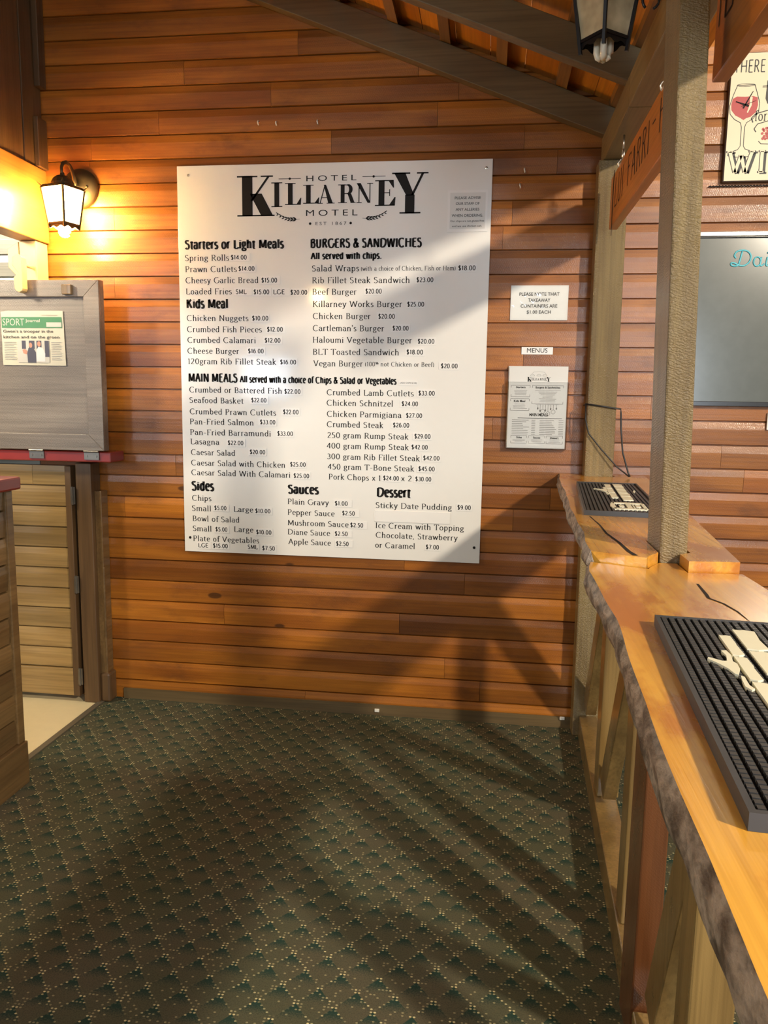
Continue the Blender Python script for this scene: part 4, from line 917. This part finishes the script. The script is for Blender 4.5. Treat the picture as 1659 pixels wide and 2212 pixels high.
# ------------------------------------------------------------------ carriage lanterns
def lantern(label, loc, ang, body_ang, lit):
    """local frame: y points out of the wall (negative), ang turns the whole lamp about z"""
    root = thing('wall_lantern', label, 'lantern', loc, 'carriage lanterns')
    ca, sa = math.cos(ang), math.sin(ang)
    T = lambda x, y, z: (loc[0]+x*ca-y*sa, loc[1]+x*sa+y*ca, loc[2]+z)
    metal = 'bronze' if lit else 'black_iron'
    b = MB(); b.lathe([(0.085, 0.0), (0.085, 0.006), (0.078, 0.014), (0.062, 0.026), (0.040, 0.034), (0.014, 0.038), (0.010, 0.05)], lambda a, c2, h: T(a, -h, c2), 28)
    for s in (-1, 1): b.lathe([(0.007, 0.02), (0.007, 0.032), (0.003, 0.036)], lambda a, c2, h: T(0.045*s+a, -h, c2), 10)
    obj('backplate', b, metal, root, smooth=True)
    bc = (0.0, -0.152)
    if lit:
        arm = [T(0.0, -0.034, -0.005)]+[T(0.0, -0.152+0.0+0.056+0.056*math.cos(a)-0.0, 0.020+0.058*math.sin(a)) for a in [PI*i/12 for i in range(13)]][0:13]+[T(0.0, -0.152, 0.022)]
        arm = [T(0, -0.036, 0.0), T(0, -0.048, 0.012), T(0, -0.055, 0.035), T(0, -0.068, 0.058), T(0, -0.092, 0.076), T(0, -0.118, 0.080), T(0, -0.142, 0.070), T(0, -0.156, 0.050), T(0, -0.158, 0.028), T(0, -0.152, 0.014)]
    else:
        arm = [T(0, -0.036, 0.0), T(0, -0.05, 0.02), T(0, -0.058, 0.045), T(0, -0.072, 0.066), T(0, -0.094, 0.082), T(0, -0.118, 0.084), T(0, -0.142, 0.072), T(0, -0.156, 0.050), T(0, -0.158, 0.028), T(0, -0.152, 0.014)]
    b = MB(); b.tube(arm, 0.008, 10, radii=[0.011, 0.010, 0.009, 0.0085, 0.008, 0.008, 0.0075, 0.007, 0.006, 0.005]); obj('arm', b, metal, root, smooth=True)
    if not lit:
        b = MB(); b.tube([T(0, -0.040+0.022*math.cos(a)*(1-0.25*a/7), -0.092+0.024*math.sin(a)) for a in [0.35*i-1.2 for i in range(16)]], 0.0035, 8); obj('scroll', b, metal, root, smooth=True)
        b = MB(); b.tube([T(0, -0.036, 0.02), T(0.0, -0.05, -0.02), T(0, -0.07, -0.055), T(0, -0.088, -0.075)], 0.002, 6); obj('wire', b, 'steel', root, smooth=True)
    b = MB(); b.tube([T(0, -0.152+0.012*math.cos(a), 0.012+0.014*math.sin(a)) for a in [2*PI*i/14 for i in range(14)]], 0.0038, 8, closed=True); obj('hanging_loop', b, metal, root, smooth=True)
    cb, sb = math.cos(body_ang), math.sin(body_ang)
    def B(x, y, z): return T(x*cb-y*sb, bc[1]+x*sb+y*cb, z)
    zt, zb, zs = -0.038, -0.185, -0.205
    wt, wb = 0.060, 0.042                                    # half side of the square body at top and bottom
    b = MB(); prof = [(0.050, zt+0.006), (0.048, zt+0.022), (0.040, zt+0.038), (0.026, zt+0.050), (0.011, zt+0.055), (0.008, zt+0.066), (0.003, zt+0.070)]
    b.lathe(prof, lambda a, c2, h: B(a, c2, h), 24)
    e = wt+0.006
    b.hexa([B(-e, -e, zt-0.004), B(e, -e, zt-0.004), B(e, e, zt-0.004), B(-e, e, zt-0.004), B(-e*.86, -e*.86, zt+0.010), B(e*.86, -e*.86, zt+0.010), B(e*.86, e*.86, zt+0.010), B(-e*.86, e*.86, zt+0.010)])
    for sx in (-1, 1):
        for sy in (-1, 1): b.add([B(sx*e*.8, sy*e, zt), B(sx*e, sy*e*.8, zt), B(sx*e*.8, sy*e*.8, zt), B(sx*e*1.13, sy*e*1.13, zt+0.022)], [(0, 1, 3), (1, 2, 3), (2, 0, 3), (0, 2, 1)])
    obj('roof', b, metal, root)
    b = MB()
    for sx in (-1, 1):
        for sy in (-1, 1): b.bar(B(sx*wt, sy*wt, zt), B(sx*wb*.98, sy*wb*.98, zs-(0.012 if not lit else 0.0)), 0.008, 0.008, up=(0.3, 0.5, 0.1))
    for i in range(4):
        a0 = PI/2*i; c0, s0 = math.cos(a0), math.sin(a0)
        Q = lambda u, v, z: B(u*c0-v*s0, u*s0+v*c0, z)
        def edge(z): return wt+(wb-wt)*(zt-z)/(zt-zb)
        ee = edge(zb)
        b.bar(Q(-ee, -ee, zb), Q(ee, -ee, zb), 0.008, 0.008)
        n = 10; top = []; bot = []
        for k in range(n+1):
            u = -ee+2*ee*k/n; top.append(Q(u*0.99, -ee, zb+0.002)); bot.append(Q(u*0.97, -ee*0.985, zb-0.009-0.010*abs(math.cos(k/n*2*PI))))
        b.add(top+bot, [(k, k+1, n+1+k+1, n+1+k) for k in range(n)])
    obj('frame', b, metal, root)
    for i in range(4):
        a0 = PI/2*i; c0, s0 = math.cos(a0), math.sin(a0)
        Q = lambda u, v, z: B(u*c0-v*s0, u*s0+v*c0, z)
        p = MB(); i_ = 0.003
        p.hexa([Q(-wb+i_, -wb+0.001, zb), Q(wb-i_, -wb+0.001, zb), Q(wb-i_, -wb+0.003, zb), Q(-wb+i_, -wb+0.003, zb), Q(-wt+i_, -wt+0.001, zt-0.004), Q(wt-i_, -wt+0.001, zt-0.004), Q(wt-i_, -wt+0.003, zt-0.004), Q(-wt+i_, -wt+0.003, zt-0.004)])
        obj('glass_pane', p, 'lit_glass' if lit else 'lantern_glass', root)
    p = MB()
    for (ux, uy) in ((-.012, -.012), (.012, -.012), (.012, .012), (-.012, .012)): p.tube([B(ux, uy, -0.10), B(ux, uy, zs-0.012), B(ux*0.8, uy*0.8, zs-0.021), B(ux*0.3, uy*0.3, zs-0.026)], 0.009, 10)
    obj('bulb', p, 'lit_bulb' if lit else 'dead_bulb', root, smooth=True)
    return root
lantern('lit bronze wall lantern glowing yellow beside the bulkhead at upper left', (-1.842, -0.017, 2.372), 0.0, math.radians(-16), True)
lantern('unlit black lantern with a white bulb hanging out, high on the right by the beam', (0.419, -1.20, 2.588), -PI/2, math.radians(38), False)

# ------------------------------------------------------------------ big menu board
YB = -0.0225
mbo = thing('menu_board', 'large white menu board of the hotel screwed to the board wall', 'menu board', (-0.7025, -0.019, 0.743))
b = MB(); b.box(-1.389, -0.0175, YB+0.0003, -0.0165, 0.743, 2.4575)
obj('panel', b, 'board_white', mbo, bevel=0.0012)
for (x, z) in ((-1.337, 2.418), (-0.043, 2.421), (-0.043, 0.814), (-1.362, 0.809)):
    s = MB(); s.lathe([(0.0062, 0), (0.0058, 0.0012), (0.003, 0.002)], lambda a, c2, h: (x+a, YB-h, z+c2), 12); obj('screw', s, 'steel' if z > 1 else 'ink', mbo)
PB = Plane((0, YB-0.0004, 0), (1, 0, 0), (0, 0, 1))
b = MB()
for L_ in LOGO:
    b = MB(); put_logo(b, PB, *L_); obj('logo_letter', b, 'ink', mbo)
for t, xa, xb, z, cap in (('HOTEL', -0.809, -0.591, 2.383, 0.0225), ('MOTEL', -0.810, -0.585, 2.240, 0.0245), ('EST 1867', -0.768, -0.633, 2.202, 0.0125)):
    b = MB(); put_face(b, PB, t, xa, xb, z, cap, 0.0, 1.5); obj('logo_caption', b, 'ink', mbo)
b = MB()
for (xa, xb, xc, z) in ((-0.931, -0.833, -0.882, 2.395), (-0.565, -0.466, -0.517, 2.397)): b = MB(); put_rect(b, PB, xa, xb, z-0.0011, z+0.0011); put_disc(b, PB, xc, z, 0.005); obj('logo_rule', b, 'ink', mbo)
for x in (-0.792, -0.614): b = MB(); put_disc(b, PB, x, 2.2085, 0.0055); obj('logo_dot', b, 'ink', mbo)
for sgn, xc in ((1, -0.838), (-1, -0.563)):
    b = MB(); st = [(xc-sgn*0.105*t, 2.228+0.030*t-0.012*math.sin(t*PI)) for t in [i/8 for i in range(9)]]; put_line(b, PB, st, 0.0013)
    for i in range(1, 8):
        x, z = st[i]
        for up in (1, -1):
            ang = math.atan2(0.03*up+0.008, -sgn*0.5)+(-sgn*up)*0.35; l = 0.024-0.0013*i; ux, uz = math.cos(ang), math.sin(ang)
            put_poly(b, PB, [(x, z), (x+ux*l*.5-uz*l*.17, z+uz*l*.5+ux*l*.17), (x+ux*l, z+uz*l), (x+ux*l*.5+uz*l*.17, z+uz*l*.5-ux*l*.17)])
    obj('logo_sprig', b, 'ink', mbo)
for (t, xa, xb, z, cap) in HEADS:
    b = MB(); put_book(b, PB, t, xa, xb, z, cap/0.70, 0, 20.5, 9.5, False); obj('heading', b, 'ink', mbo)
for e in ITEMS:
    b = MB(); put_book(b, PB, e[0], e[1], e[2], e[3], 0.0355 if len(e) < 5 else 0.027); obj('dish_line', b, 'ink', mbo)
PT = Plane((0, YB-0.0018, 0), (1, 0, 0), (0, 0, 1))
for (t, xa, xb, z, la, lb) in PRICES:
    s = MB(); hh = 0.0165; s.box(la, lb, YB-0.0014, YB-0.0003, z-0.0075, z+0.0265 if 'ADD' not in t else z+0.014)
    o = obj('price_label', s, 'label_white', mbo)
    s = MB(); (put_book(s, PT, t, xa, xb, z, 0.0185/0.68, 0, 11.5, 8.5, False, False) if 'ADD' not in t else put_face(s, PT, t, xa, xb, z, 0.0065)); obj('price_print', s, 'ink', o)
s = MB(); s.box(-0.491, -0.154, YB-0.003, YB-0.0003, 0.916, 0.968); s.box(-0.497, -0.485, YB-0.0015, YB-0.0003, 0.918, 0.962); lab(obj('blank_label', s, 'label_white', mbo, bevel=0.001), 'blank white strip covering a dish')

# allergy notice stuck on the board
al = thing('allergy_notice', 'small laminated allergy notice stuck at the top right of the menu board', 'notice', (-0.117, YB, 2.17))
b = MB(); b.box(-0.200, -0.033, YB-0.0022, YB-0.0005, 2.166, 2.334); obj('laminate', b, 'label_white', al)
b = MB(); b.box(-0.190, -0.042, YB-0.0026, YB-0.0022, 2.178, 2.324); obj('sheet', b, 'paper', al)
PA = Plane((0, YB-0.0030, 0), (1, 0, 0), (0, 0, 1)); b = MB()
for t, z, cap, bo, wd2 in (('PLEASE ADVISE', 2.2975, .0108, .012, .109), ('OUR STAFF OF', 2.2745, .0108, .012, .099), ('ANY ALLERIES', 2.251, .0108, .012, .099), ('WHEN ORDERING.', 2.2265, .0108, .012, .131), ('Our chips are not gluten free', 2.2065, .0072, .010, .142), ('and we use chicken salt.', 2.186, .0072, .010, .125)):
    put_face(b, PA, t, -0.1165-wd2/2, -0.1165+wd2/2, z, cap, bo)
obj('print', b, 'ink_mid', al)

# ------------------------------------------------------------------ notices right of the board
YW = -0.0165
tk = thing('takeaway_notice', 'white takeaway containers notice in a crinkled plastic sleeve on the wall', 'notice', (0.196, YW, 1.803))
b = MB(); b.box(0.077, 0.316, YW-0.0016, YW-0.0006, 1.804, 1.947); obj('sheet', b, 'paper', tk)
PN = Plane((0, YW-0.0021, 0), (1, 0, 0), (0, 0, 1)); b = MB()
for t, z, wd2 in (('PLEASE NOTE THAT', 1.9045, .166), ('TAKEAWAY', 1.8795, .092), ('CONTAINERS ARE', 1.8555, .152), ('$1.00 EACH', 1.8305, .100)): put_face(b, PN, t, 0.196-wd2/2, 0.196+wd2/2, z, 0.0138, 0.006 if 'T' not in t[:2] else 0.006)
obj('print', b, 'ink', tk)
b = MB(); n, m_ = 26, 14; rr = random.Random(4)
vs = [(0.0715+0.2475*i/n+rr.uniform(-.0006, .0006), YW-0.0034-0.0016*abs(math.sin(i*0.55+j*0.8))*math.exp(-((j-4)/5.0)**2)-0.0006*rr.random(), 1.8015+0.1475*j/m_) for j in range(m_+1) for i in range(n+1)]
b.add(vs, [(j*(n+1)+i, j*(n+1)+i+1, (j+1)*(n+1)+i+1, (j+1)*(n+1)+i) for j in range(m_) for i in range(n)]); obj('plastic_sleeve', b, 'sleeve', tk, smooth=True)
ml = thing('menus_label', 'small white label reading menus above the menu holder', 'label', (0.1965, YW, 1.661))
b = MB(); b.box(0.131, 0.2625, YW-0.0014, YW-0.0003, 1.6615, 1.6925); obj('strip', b, 'label_white', ml)
b = MB(); put_face(b, Plane((0, YW-0.0018, 0), (1, 0, 0), (0, 0, 1)), 'MENUS', 0.154, 0.240, 1.669, 0.0185, 0.0); obj('print', b, 'ink', ml)
# wall holder
mh = thing('menu_holder', 'clear acrylic wall holder full of printed menus', 'menu holder', (0.205, YW, 1.262))
b = MB(); b.box(0.079, 0.331, YW-0.004, YW-0.0005, 1.262, 1.612); obj('back_panel', b, 'paper', mh, bevel=0.002)
b = MB(); b.box(0.076, 0.334, YW-0.034, YW-0.004, 1.258, 1.262); b.box(0.076, 0.0785, YW-0.034, YW-0.004, 1.262, 1.545); b.box(0.3315, 0.334, YW-0.034, YW-0.004, 1.262, 1.545); b.box(0.0785, 0.3315, YW-0.034, YW-0.032, 1.262, 1.545)
obj('pocket', b, 'acrylic', mh)
sh = thing('menu_sheet', 'printed white menu sheet showing through the clear wall holder', 'menu', (0.205, YW-0.02, 1.263))
b = MB(); b.box(0.082, 0.328, YW-0.029, YW-0.0045, 1.2635, 1.609); obj('paper_stack', b, 'paper', sh, bevel=0.001)
PS = Plane((0, YW-0.0294, 0), (1, 0, 0), (0, 0, 1)); b = MB()
lx0, lx1 = 0.158, 0.257
for ch, xa, xb, za, zb in LOGO:
    q = lambda x: lx0+(x+1.117)/(0.833)*(lx1-lx0); r_ = lambda z: 1.546+(z-2.242)*0.1189
    put_logo(b, PS, ch, q(xa), q(xb), r_(za), r_(zb))
for t, xc, z, cap, wd2 in (('Starters', 0.133, 1.518, .0085, .040), ('Burgers & Sandwiches', 0.247, 1.518, .0085, .103), ('Kids Meal', 0.130, 1.459, .0095, .048), ('MAIN MEALS', 0.213, 1.4005, .0125, .078), ('Sides', 0.134, 1.305, .0085, .024), ('Sauces', 0.209, 1.305, .0085, .030), ('Dessert', 0.283, 1.305, .0085, .036)):
    put_face(b, PS, t, xc-wd2/2, xc+wd2/2, z, cap, 0.028)
put_rect(b, PS, 0.125, 0.311, 1.391, 1.3928)
obj('headings', b, 'ink', sh)
b = MB(); rr = random.Random(2)
def brk(x0, x1, z0, z1):
    for (zz, s) in ((z0, 1), (z1, -1)): put_rect(b, PS, x0, x1, zz-0.0008, zz+0.0008); put_rect(b, PS, x0-0.0008, x0+0.0008, min(zz, zz+s*.01), max(zz, zz+s*.01)); put_rect(b, PS, x1-0.0008, x1+0.0008, min(zz, zz+s*.01), max(zz, zz+s*.01))
brk(0.093, 0.172, 1.482, 1.530); brk(0.182, 0.312, 1.453, 1.530); brk(0.092, 0.171, 1.424, 1.473)
for x0, x1 in ((0.099, 0.166), (0.174, 0.242), (0.249, 0.318)): brk(x0, x1, 1.284, 1.317)
for i in range(4): put_rect(b, PS, 0.133-0.02-rr.uniform(0, .008), 0.133+0.02+rr.uniform(0, .008), 1.508-.006*i, 1.5093-.006*i); put_rect(b, PS, 0.131-0.02-rr.uniform(0, .012), 0.131+0.02+rr.uniform(0, .012), 1.450-.006*i, 1.4513-.006*i)
for i in range(9): w2 = rr.uniform(.02, .055); put_rect(b, PS, 0.247-w2, 0.247+w2, 1.508-.0058*i, 1.5093-.0058*i)
for i in range(9):
    z = 1.3825-0.0075*i
    for xa, xb in ((0.101, 0.145+rr.uniform(0, .03)), (0.184, 0.200), (0.218, 0.262+rr.uniform(0, .03)), (0.298, 0.318)): put_rect(b, PS, xa, xb, z, z+0.0018)
for xc in (0.1325, 0.208, 0.2835):
    for i in range(3): w2 = rr.uniform(.014, .026); put_rect(b, PS, xc-w2, xc+w2, 1.300-.005*i, 1.3011-.005*i)
put_rect(b, PS, 0.198, 0.295, 1.4495, 1.4505)
for i, x in enumerate((0.208, 0.218, 0.229, 0.240, 0.251, 0.262, 0.273, 0.286)):
    l = (.016, .026, .020, .024, .030, .018, .022, .016)[i]; put_rect(b, PS, x-.0007, x+.0007, 1.4495-l, 1.4495)
    if i in (2, 4, 6): put_line(b, PS, [(x+.0085*math.cos(a), 1.4495-l-.008+.0085*math.sin(a)) for a in [2*PI*k_/14 for k_ in range(15)]], .0014)
    else: put_disc(b, PS, x, 1.4495-l, .003, 0, .005)
for xc in (0.180, 0.207, 0.232): put_line(b, PS, [(xc+.009*math.cos(a), 1.570+.007*math.sin(a)) for a in [PI*k_/10 for k_ in range(11)]]+[(xc-.009, 1.570), (xc+.009, 1.570)], .0010)
put_line(b, PS, [(0.178, 1.579), (0.184, 1.586), (0.207, 1.588), (0.230, 1.586), (0.236, 1.579)], .0009)
obj('fine_print', b, 'ink_soft', sh)

# small hooks, chips and clips on the wall
for i, (x, z, t) in enumerate(((-1.02, 2.629, 'tiny bright hook in the boards above the menu board, leftmost of three'), (-0.941, 2.625, 'tiny bright hook in the boards above the menu board, middle of three'), (-0.761, 2.625, 'tiny bright hook in the boards above the menu board, rightmost of three'), (0.113, 2.412, 'tiny bright hook high on the boards right of the menu board'), (0.097, 2.351, 'tiny bright hook just below the other one right of the menu board'))):
    h = MB(); h.tube([(x, -0.014, z+0.004), (x, -0.026, z+0.003), (x, -0.032, z-0.004), (x+0.002, -0.030, z-0.012), (x+0.002, -0.024, z-0.013)], 0.0028, 8); tag(obj('wall_hook', h, 'white_plastic', smooth=True), t, 'hook', 'tiny wall hooks')
for x, z, t in ((-0.468, 0.026, 'small white clip at the foot of the wall, left one in mid wall'), (0.377, 0.048, 'small white clip at the foot of the wall by the counter frame')):
    h = MB(); h.box(x-0.011, x+0.011, -0.034, -0.0242, z-0.007, z+0.007); tag(obj('cable_clip', h, 'white_plastic', bevel=0.002), t, 'clip', 'white clips on the skirting')

# ------------------------------------------------------------------ right wall: specials board, wine clock
sb = thing('specials_board', 'grey framed specials board with turquoise lettering, cut by the right edge', 'board', (1.42, YW, 1.455))
bx0, bx1, bz0, bz1 = 0.78, 2.05, 1.455, 2.152
b = MB(); b.box(bx0+0.02, bx1-0.02, -0.032, -0.0168, bz0+0.018, bz1-0.018); obj('panel', b, 'chalk_grey', sb)
b = MB()
for (x0, x1, z0, z1, m_) in ((bx0, bx1, bz1-0.018, bz1, 1), (bx0, bx1, bz0, bz0+0.020, 0), (bx0, bx0+0.02, bz0+0.020, bz1-0.018, 0), (bx1-0.02, bx1, bz0+0.020, bz1-0.018, 0)): b.box(x0, x1, -0.042, -0.0168, z0, z1, m_)
b.box(bx0+0.01, bx1-0.01, -0.040, -0.0325, bz1-0.024, bz1-0.018, 0)
obj('frame', b, ['frame_black', 'frame_grey'], sb, bevel=0.002)
b = MB(); PD = Plane((0, -0.0334, 0), (1, 0, 0), (0, 0, 1))
def scr(pts, w_=0.011): b.tube([PD.p(x_, z_) for x_, z_ in curve(pts)], w_*0.33, 8)
ox, oz, e = 0.949, 2.018, 0.00086
S_ = lambda pts: [(ox+x*e, oz+z*e) for x, z in pts]
scr(S_([(52, 66), (40, 10), (26, 0), (8, 4), (6, 14), (20, 14), (40, 4), (64, 2), (86, 18), (92, 44), (80, 64), (56, 72), (28, 66), (18, 48), (26, 36)]), 0.010)
scr(S_(arc(122, 20, 16, 21, 40, 400, 16)), 0.009); scr(S_([(140, 40), (136, 8), (142, 1), (154, 10)]), 0.009)
scr(S_([(166, 40), (162, 8), (168, 1), (180, 12)]), 0.009); b.tube([PD.p(ox+.1445, oz+.049), PD.p(ox+.1455, oz+.053)], .005, 8)
scr(S_([(184, 14), (204, 50), (206, 74), (196, 78), (190, 56), (188, 10), (196, 1), (210, 14)]), 0.009)
scr(S_([(218, 40), (214, 12), (226, 2), (240, 14), (246, 40), (240, -14), (226, -32), (212, -26), (216, -14), (252, 12)]), 0.009)
lab(obj('lettering', b, 'turquoise', sb, smooth=True), 'turquoise script word')
sw = thing('light_switch', 'small pale switch plate under the specials board at the right edge', 'switch', (1.172, YW, 1.405))
b = MB(); b.box(1.147, 1.205, -0.026, -0.0168, 1.36, 1.432); obj('plate', b, 'white_plastic', sw, bevel=0.003)
b = MB(); b.box(1.168, 1.184, -0.030, -0.026, 1.385, 1.41); obj('rocker', b, 'white_plastic', sw, bevel=0.001)

wc = thing('wine_clock', 'cream wine themed wall clock sign in a dark frame at the right edge', 'clock sign', (1.18, YW, 2.335))
wx0, wx1, wz0, wz1 = 0.898, 1.46, 2.345, 2.818
b = MB(); b.box(wx0-0.004, wx1+0.004, -0.040, -0.0168, wz0-0.004, wz1+0.004); lab(obj('backing', b, 'frame_brown', wc, bevel=0.003), 'dark edge')
b = MB(); b.box(wx0, wx1, -0.044, -0.0402, wz0, wz1); obj('face', b, 'clock_cream', wc)
PW = Plane((0, -0.0446, 0), (1, 0, 0), (0, 0, 1)); PW2 = Plane((0, -0.0449, 0), (1, 0, 0), (0, 0, 1)); PW3 = Plane((0, -0.0452, 0), (1, 0, 0), (0, 0, 1))
b = MB()
gx, gz = 0.956, 2.63                                        # bowl centre
bowl = [(gx-0.032, gz+0.070), (gx-0.045, gz+0.035), (gx-0.056, gz-0.005), (gx-0.052, gz-0.035), (gx-0.034, gz-0.055), (gx-0.010, gz-0.068), (gx-0.006, gz-0.085), (gx-0.005, gz-0.155), (gx-0.014, gz-0.168), (gx-0.048, gz-0.180), (gx-0.050, gz-0.190), (gx-0.020, gz-0.196), (gx+0.020, gz-0.196), (gx+0.050, gz-0.188), (gx+0.046, gz-0.178), (gx+0.014, gz-0.166), (gx+0.007, gz-0.155), (gx+0.006, gz-0.085), (gx+0.012, gz-0.068), (gx+0.036, gz-0.053), (gx+0.054, gz-0.028), (gx+0.056, gz+0.004), (gx+0.044, gz+0.040), (gx+0.033, gz+0.072), (gx-0.032, gz+0.070)]
put_line(b, PW, bowl, 0.0026); put_line(b, PW, [(gx+0.034*math.cos(a), gz+0.071+0.005*math.sin(a)) for a in [2*PI*i/16 for i in range(17)]], 0.0016)
bl_ = MB(); put_book(bl_, PW, 'THERE', 0.905, 1.022, 2.748, 0.044/0.68, 0, 9, 6, False, False); obj('top_word', bl_, 'ink_mid', wc); bl_ = MB(); put_book(bl_, PW, 'IS', 1.042, 1.080, 2.750, 0.044/0.68, 0, 9, 6, False, False); obj('top_word', bl_, 'ink_mid', wc)
tx = 1.040
put_line(b, PW, [(tx, 2.715), (tx-0.002, 2.650), (tx+0.006, 2.632), (tx+0.022, 2.640)], 0.006, 0, 0.012); put_line(b, PW, [(tx-0.022, 2.695), (tx+0.05, 2.698)], 0.003); put_line(b, PW, [(tx-0.022, 2.691), (tx+0.05, 2.693)], 0.0018)
put_line(b, PW, [(tx+0.045, 2.628), (tx+0.02, 2.610), (tx-0.04, 2.594), (tx-0.055, 2.578), (tx-0.048, 2.562)], 0.0032, 0, 0.0045)
put_line(b, PW, [(tx+0.075, 2.585), (tx+0.02, 2.570), (tx-0.03, 2.556), (tx-0.042, 2.538), (tx-0.034, 2.526)], 0.0028, 0, 0.004)
put_book(b, PW, 'for', tx-0.042, tx+0.004, 2.568, 0.052); put_book(b, PW, 'a', tx+0.018, tx+0.036, 2.576, 0.05)
put_line(b, PW, [(tx-0.022, 2.492), (tx-0.012, 2.482), (tx+0.02, 2.480), (tx+0.07, 2.487)], 0.003)
WL = (([(0.914, 2.454), (0.938, 2.376), (0.957, 2.440), (0.976, 2.376), (0.998, 2.454)], 0.0), ([(1.036, 2.454), (1.036, 2.376)], 0.0), ([(1.082, 2.376), (1.082, 2.454), (1.128, 2.376), (1.128, 2.454)], 0.0))
def shadow_caps(mb, plane, dx, dz, wv, wh):
    for pts, _ in WL:
        put_line(mb, plane, [(x+dx, z+dz) for x, z in pts], wh, 0, wv)
        for (x, z) in (pts[0], pts[-1]): put_rect(mb, plane, x+dx-wv*0.8, x+dx+wv*0.8, z+dz-0.003-(wv-0.012)*0.1, z+dz+0.003+(wv-0.012)*0.1)
obj('ink_drawing', b, 'ink_mid', wc)
b = MB(); shadow_caps(b, PW, 0.0085, -0.004, 0.0165, 0.012); obj('letter_shadow', b, 'ink_mid', wc)
b = MB(); shadow_caps(b, PW2, 0.0, 0.0, 0.0175, 0.013); obj('letter_outline', b, 'ink_mid', wc)
b = MB(); shadow_caps(b, PW3, 0.0, 0.0, 0.0125, 0.009); obj('letter_fill', b, 'clock_cream', wc)
b = MB(); put_poly(b, PW, [(gx-0.046, gz+0.022), (gx-0.030, gz+0.030), (gx+0.0, gz+0.028), (gx+0.030, gz+0.030), (gx+0.047, gz+0.024), (gx+0.050, gz-0.004), (gx+0.044, gz-0.030), (gx+0.026, gz-0.046), (gx+0.008, gz-0.052), (gx+0.0, gz-0.058), (gx-0.012, gz-0.050), (gx-0.032, gz-0.040), (gx-0.048, gz-0.020), (gx-0.050, gz+0.0)])
rr = random.Random(6)
for j in range(5):
    for i in range(6): put_disc(b, PW, tx-0.008+0.011*i+0.005*(j % 2)+rr.uniform(-.002, .002), 2.500+0.0095*j+rr.uniform(-.002, .002)+0.0012*i, 0.0052)
lab(obj('wine_print', b, 'wine', wc), 'red wine and grapes')
b = MB(); put_poly(b, PW2, [(gx+0.018, gz+0.030), (gx+0.028, gz+0.026), (gx+0.026, gz-0.005), (gx+0.014, gz-0.032), (gx+0.010, gz-0.030), (gx+0.018, gz-0.004)]); obj('glass_shine', b, 'clock_cream', wc)
for a, l, w_ in ((math.radians(62), 0.056, 0.004), (math.radians(160), 0.038, 0.005), (math.radians(20), 0.042, 0.0018)):
    b = MB(); cx_, cz_ = gx+0.002, gz-0.002; ux, uz = math.cos(a), math.sin(a); b.prism([(cx_-ux*0.014-uz*w_*.7, cz_-uz*0.014+ux*w_*.7), (cx_-ux*0.014+uz*w_*.7, cz_-uz*0.014-ux*w_*.7), (cx_+ux*l+uz*w_*.25, cz_+uz*l-ux*w_*.25), (cx_+ux*l-uz*w_*.25, cz_+uz*l+ux*w_*.25)], F, -0.0470, -0.0458); obj('clock_hand', b, 'ink', wc)
ch = MB(); ch.tube([(wx0-0.05+0.006*i, -0.021, 2.3285+0.0035*(i % 2)) for i in range(100)], 0.0028, 6); tag(obj('chain', ch, 'black_iron'), 'thin dark chain strung along the boards just below the wine clock sign', 'chain')
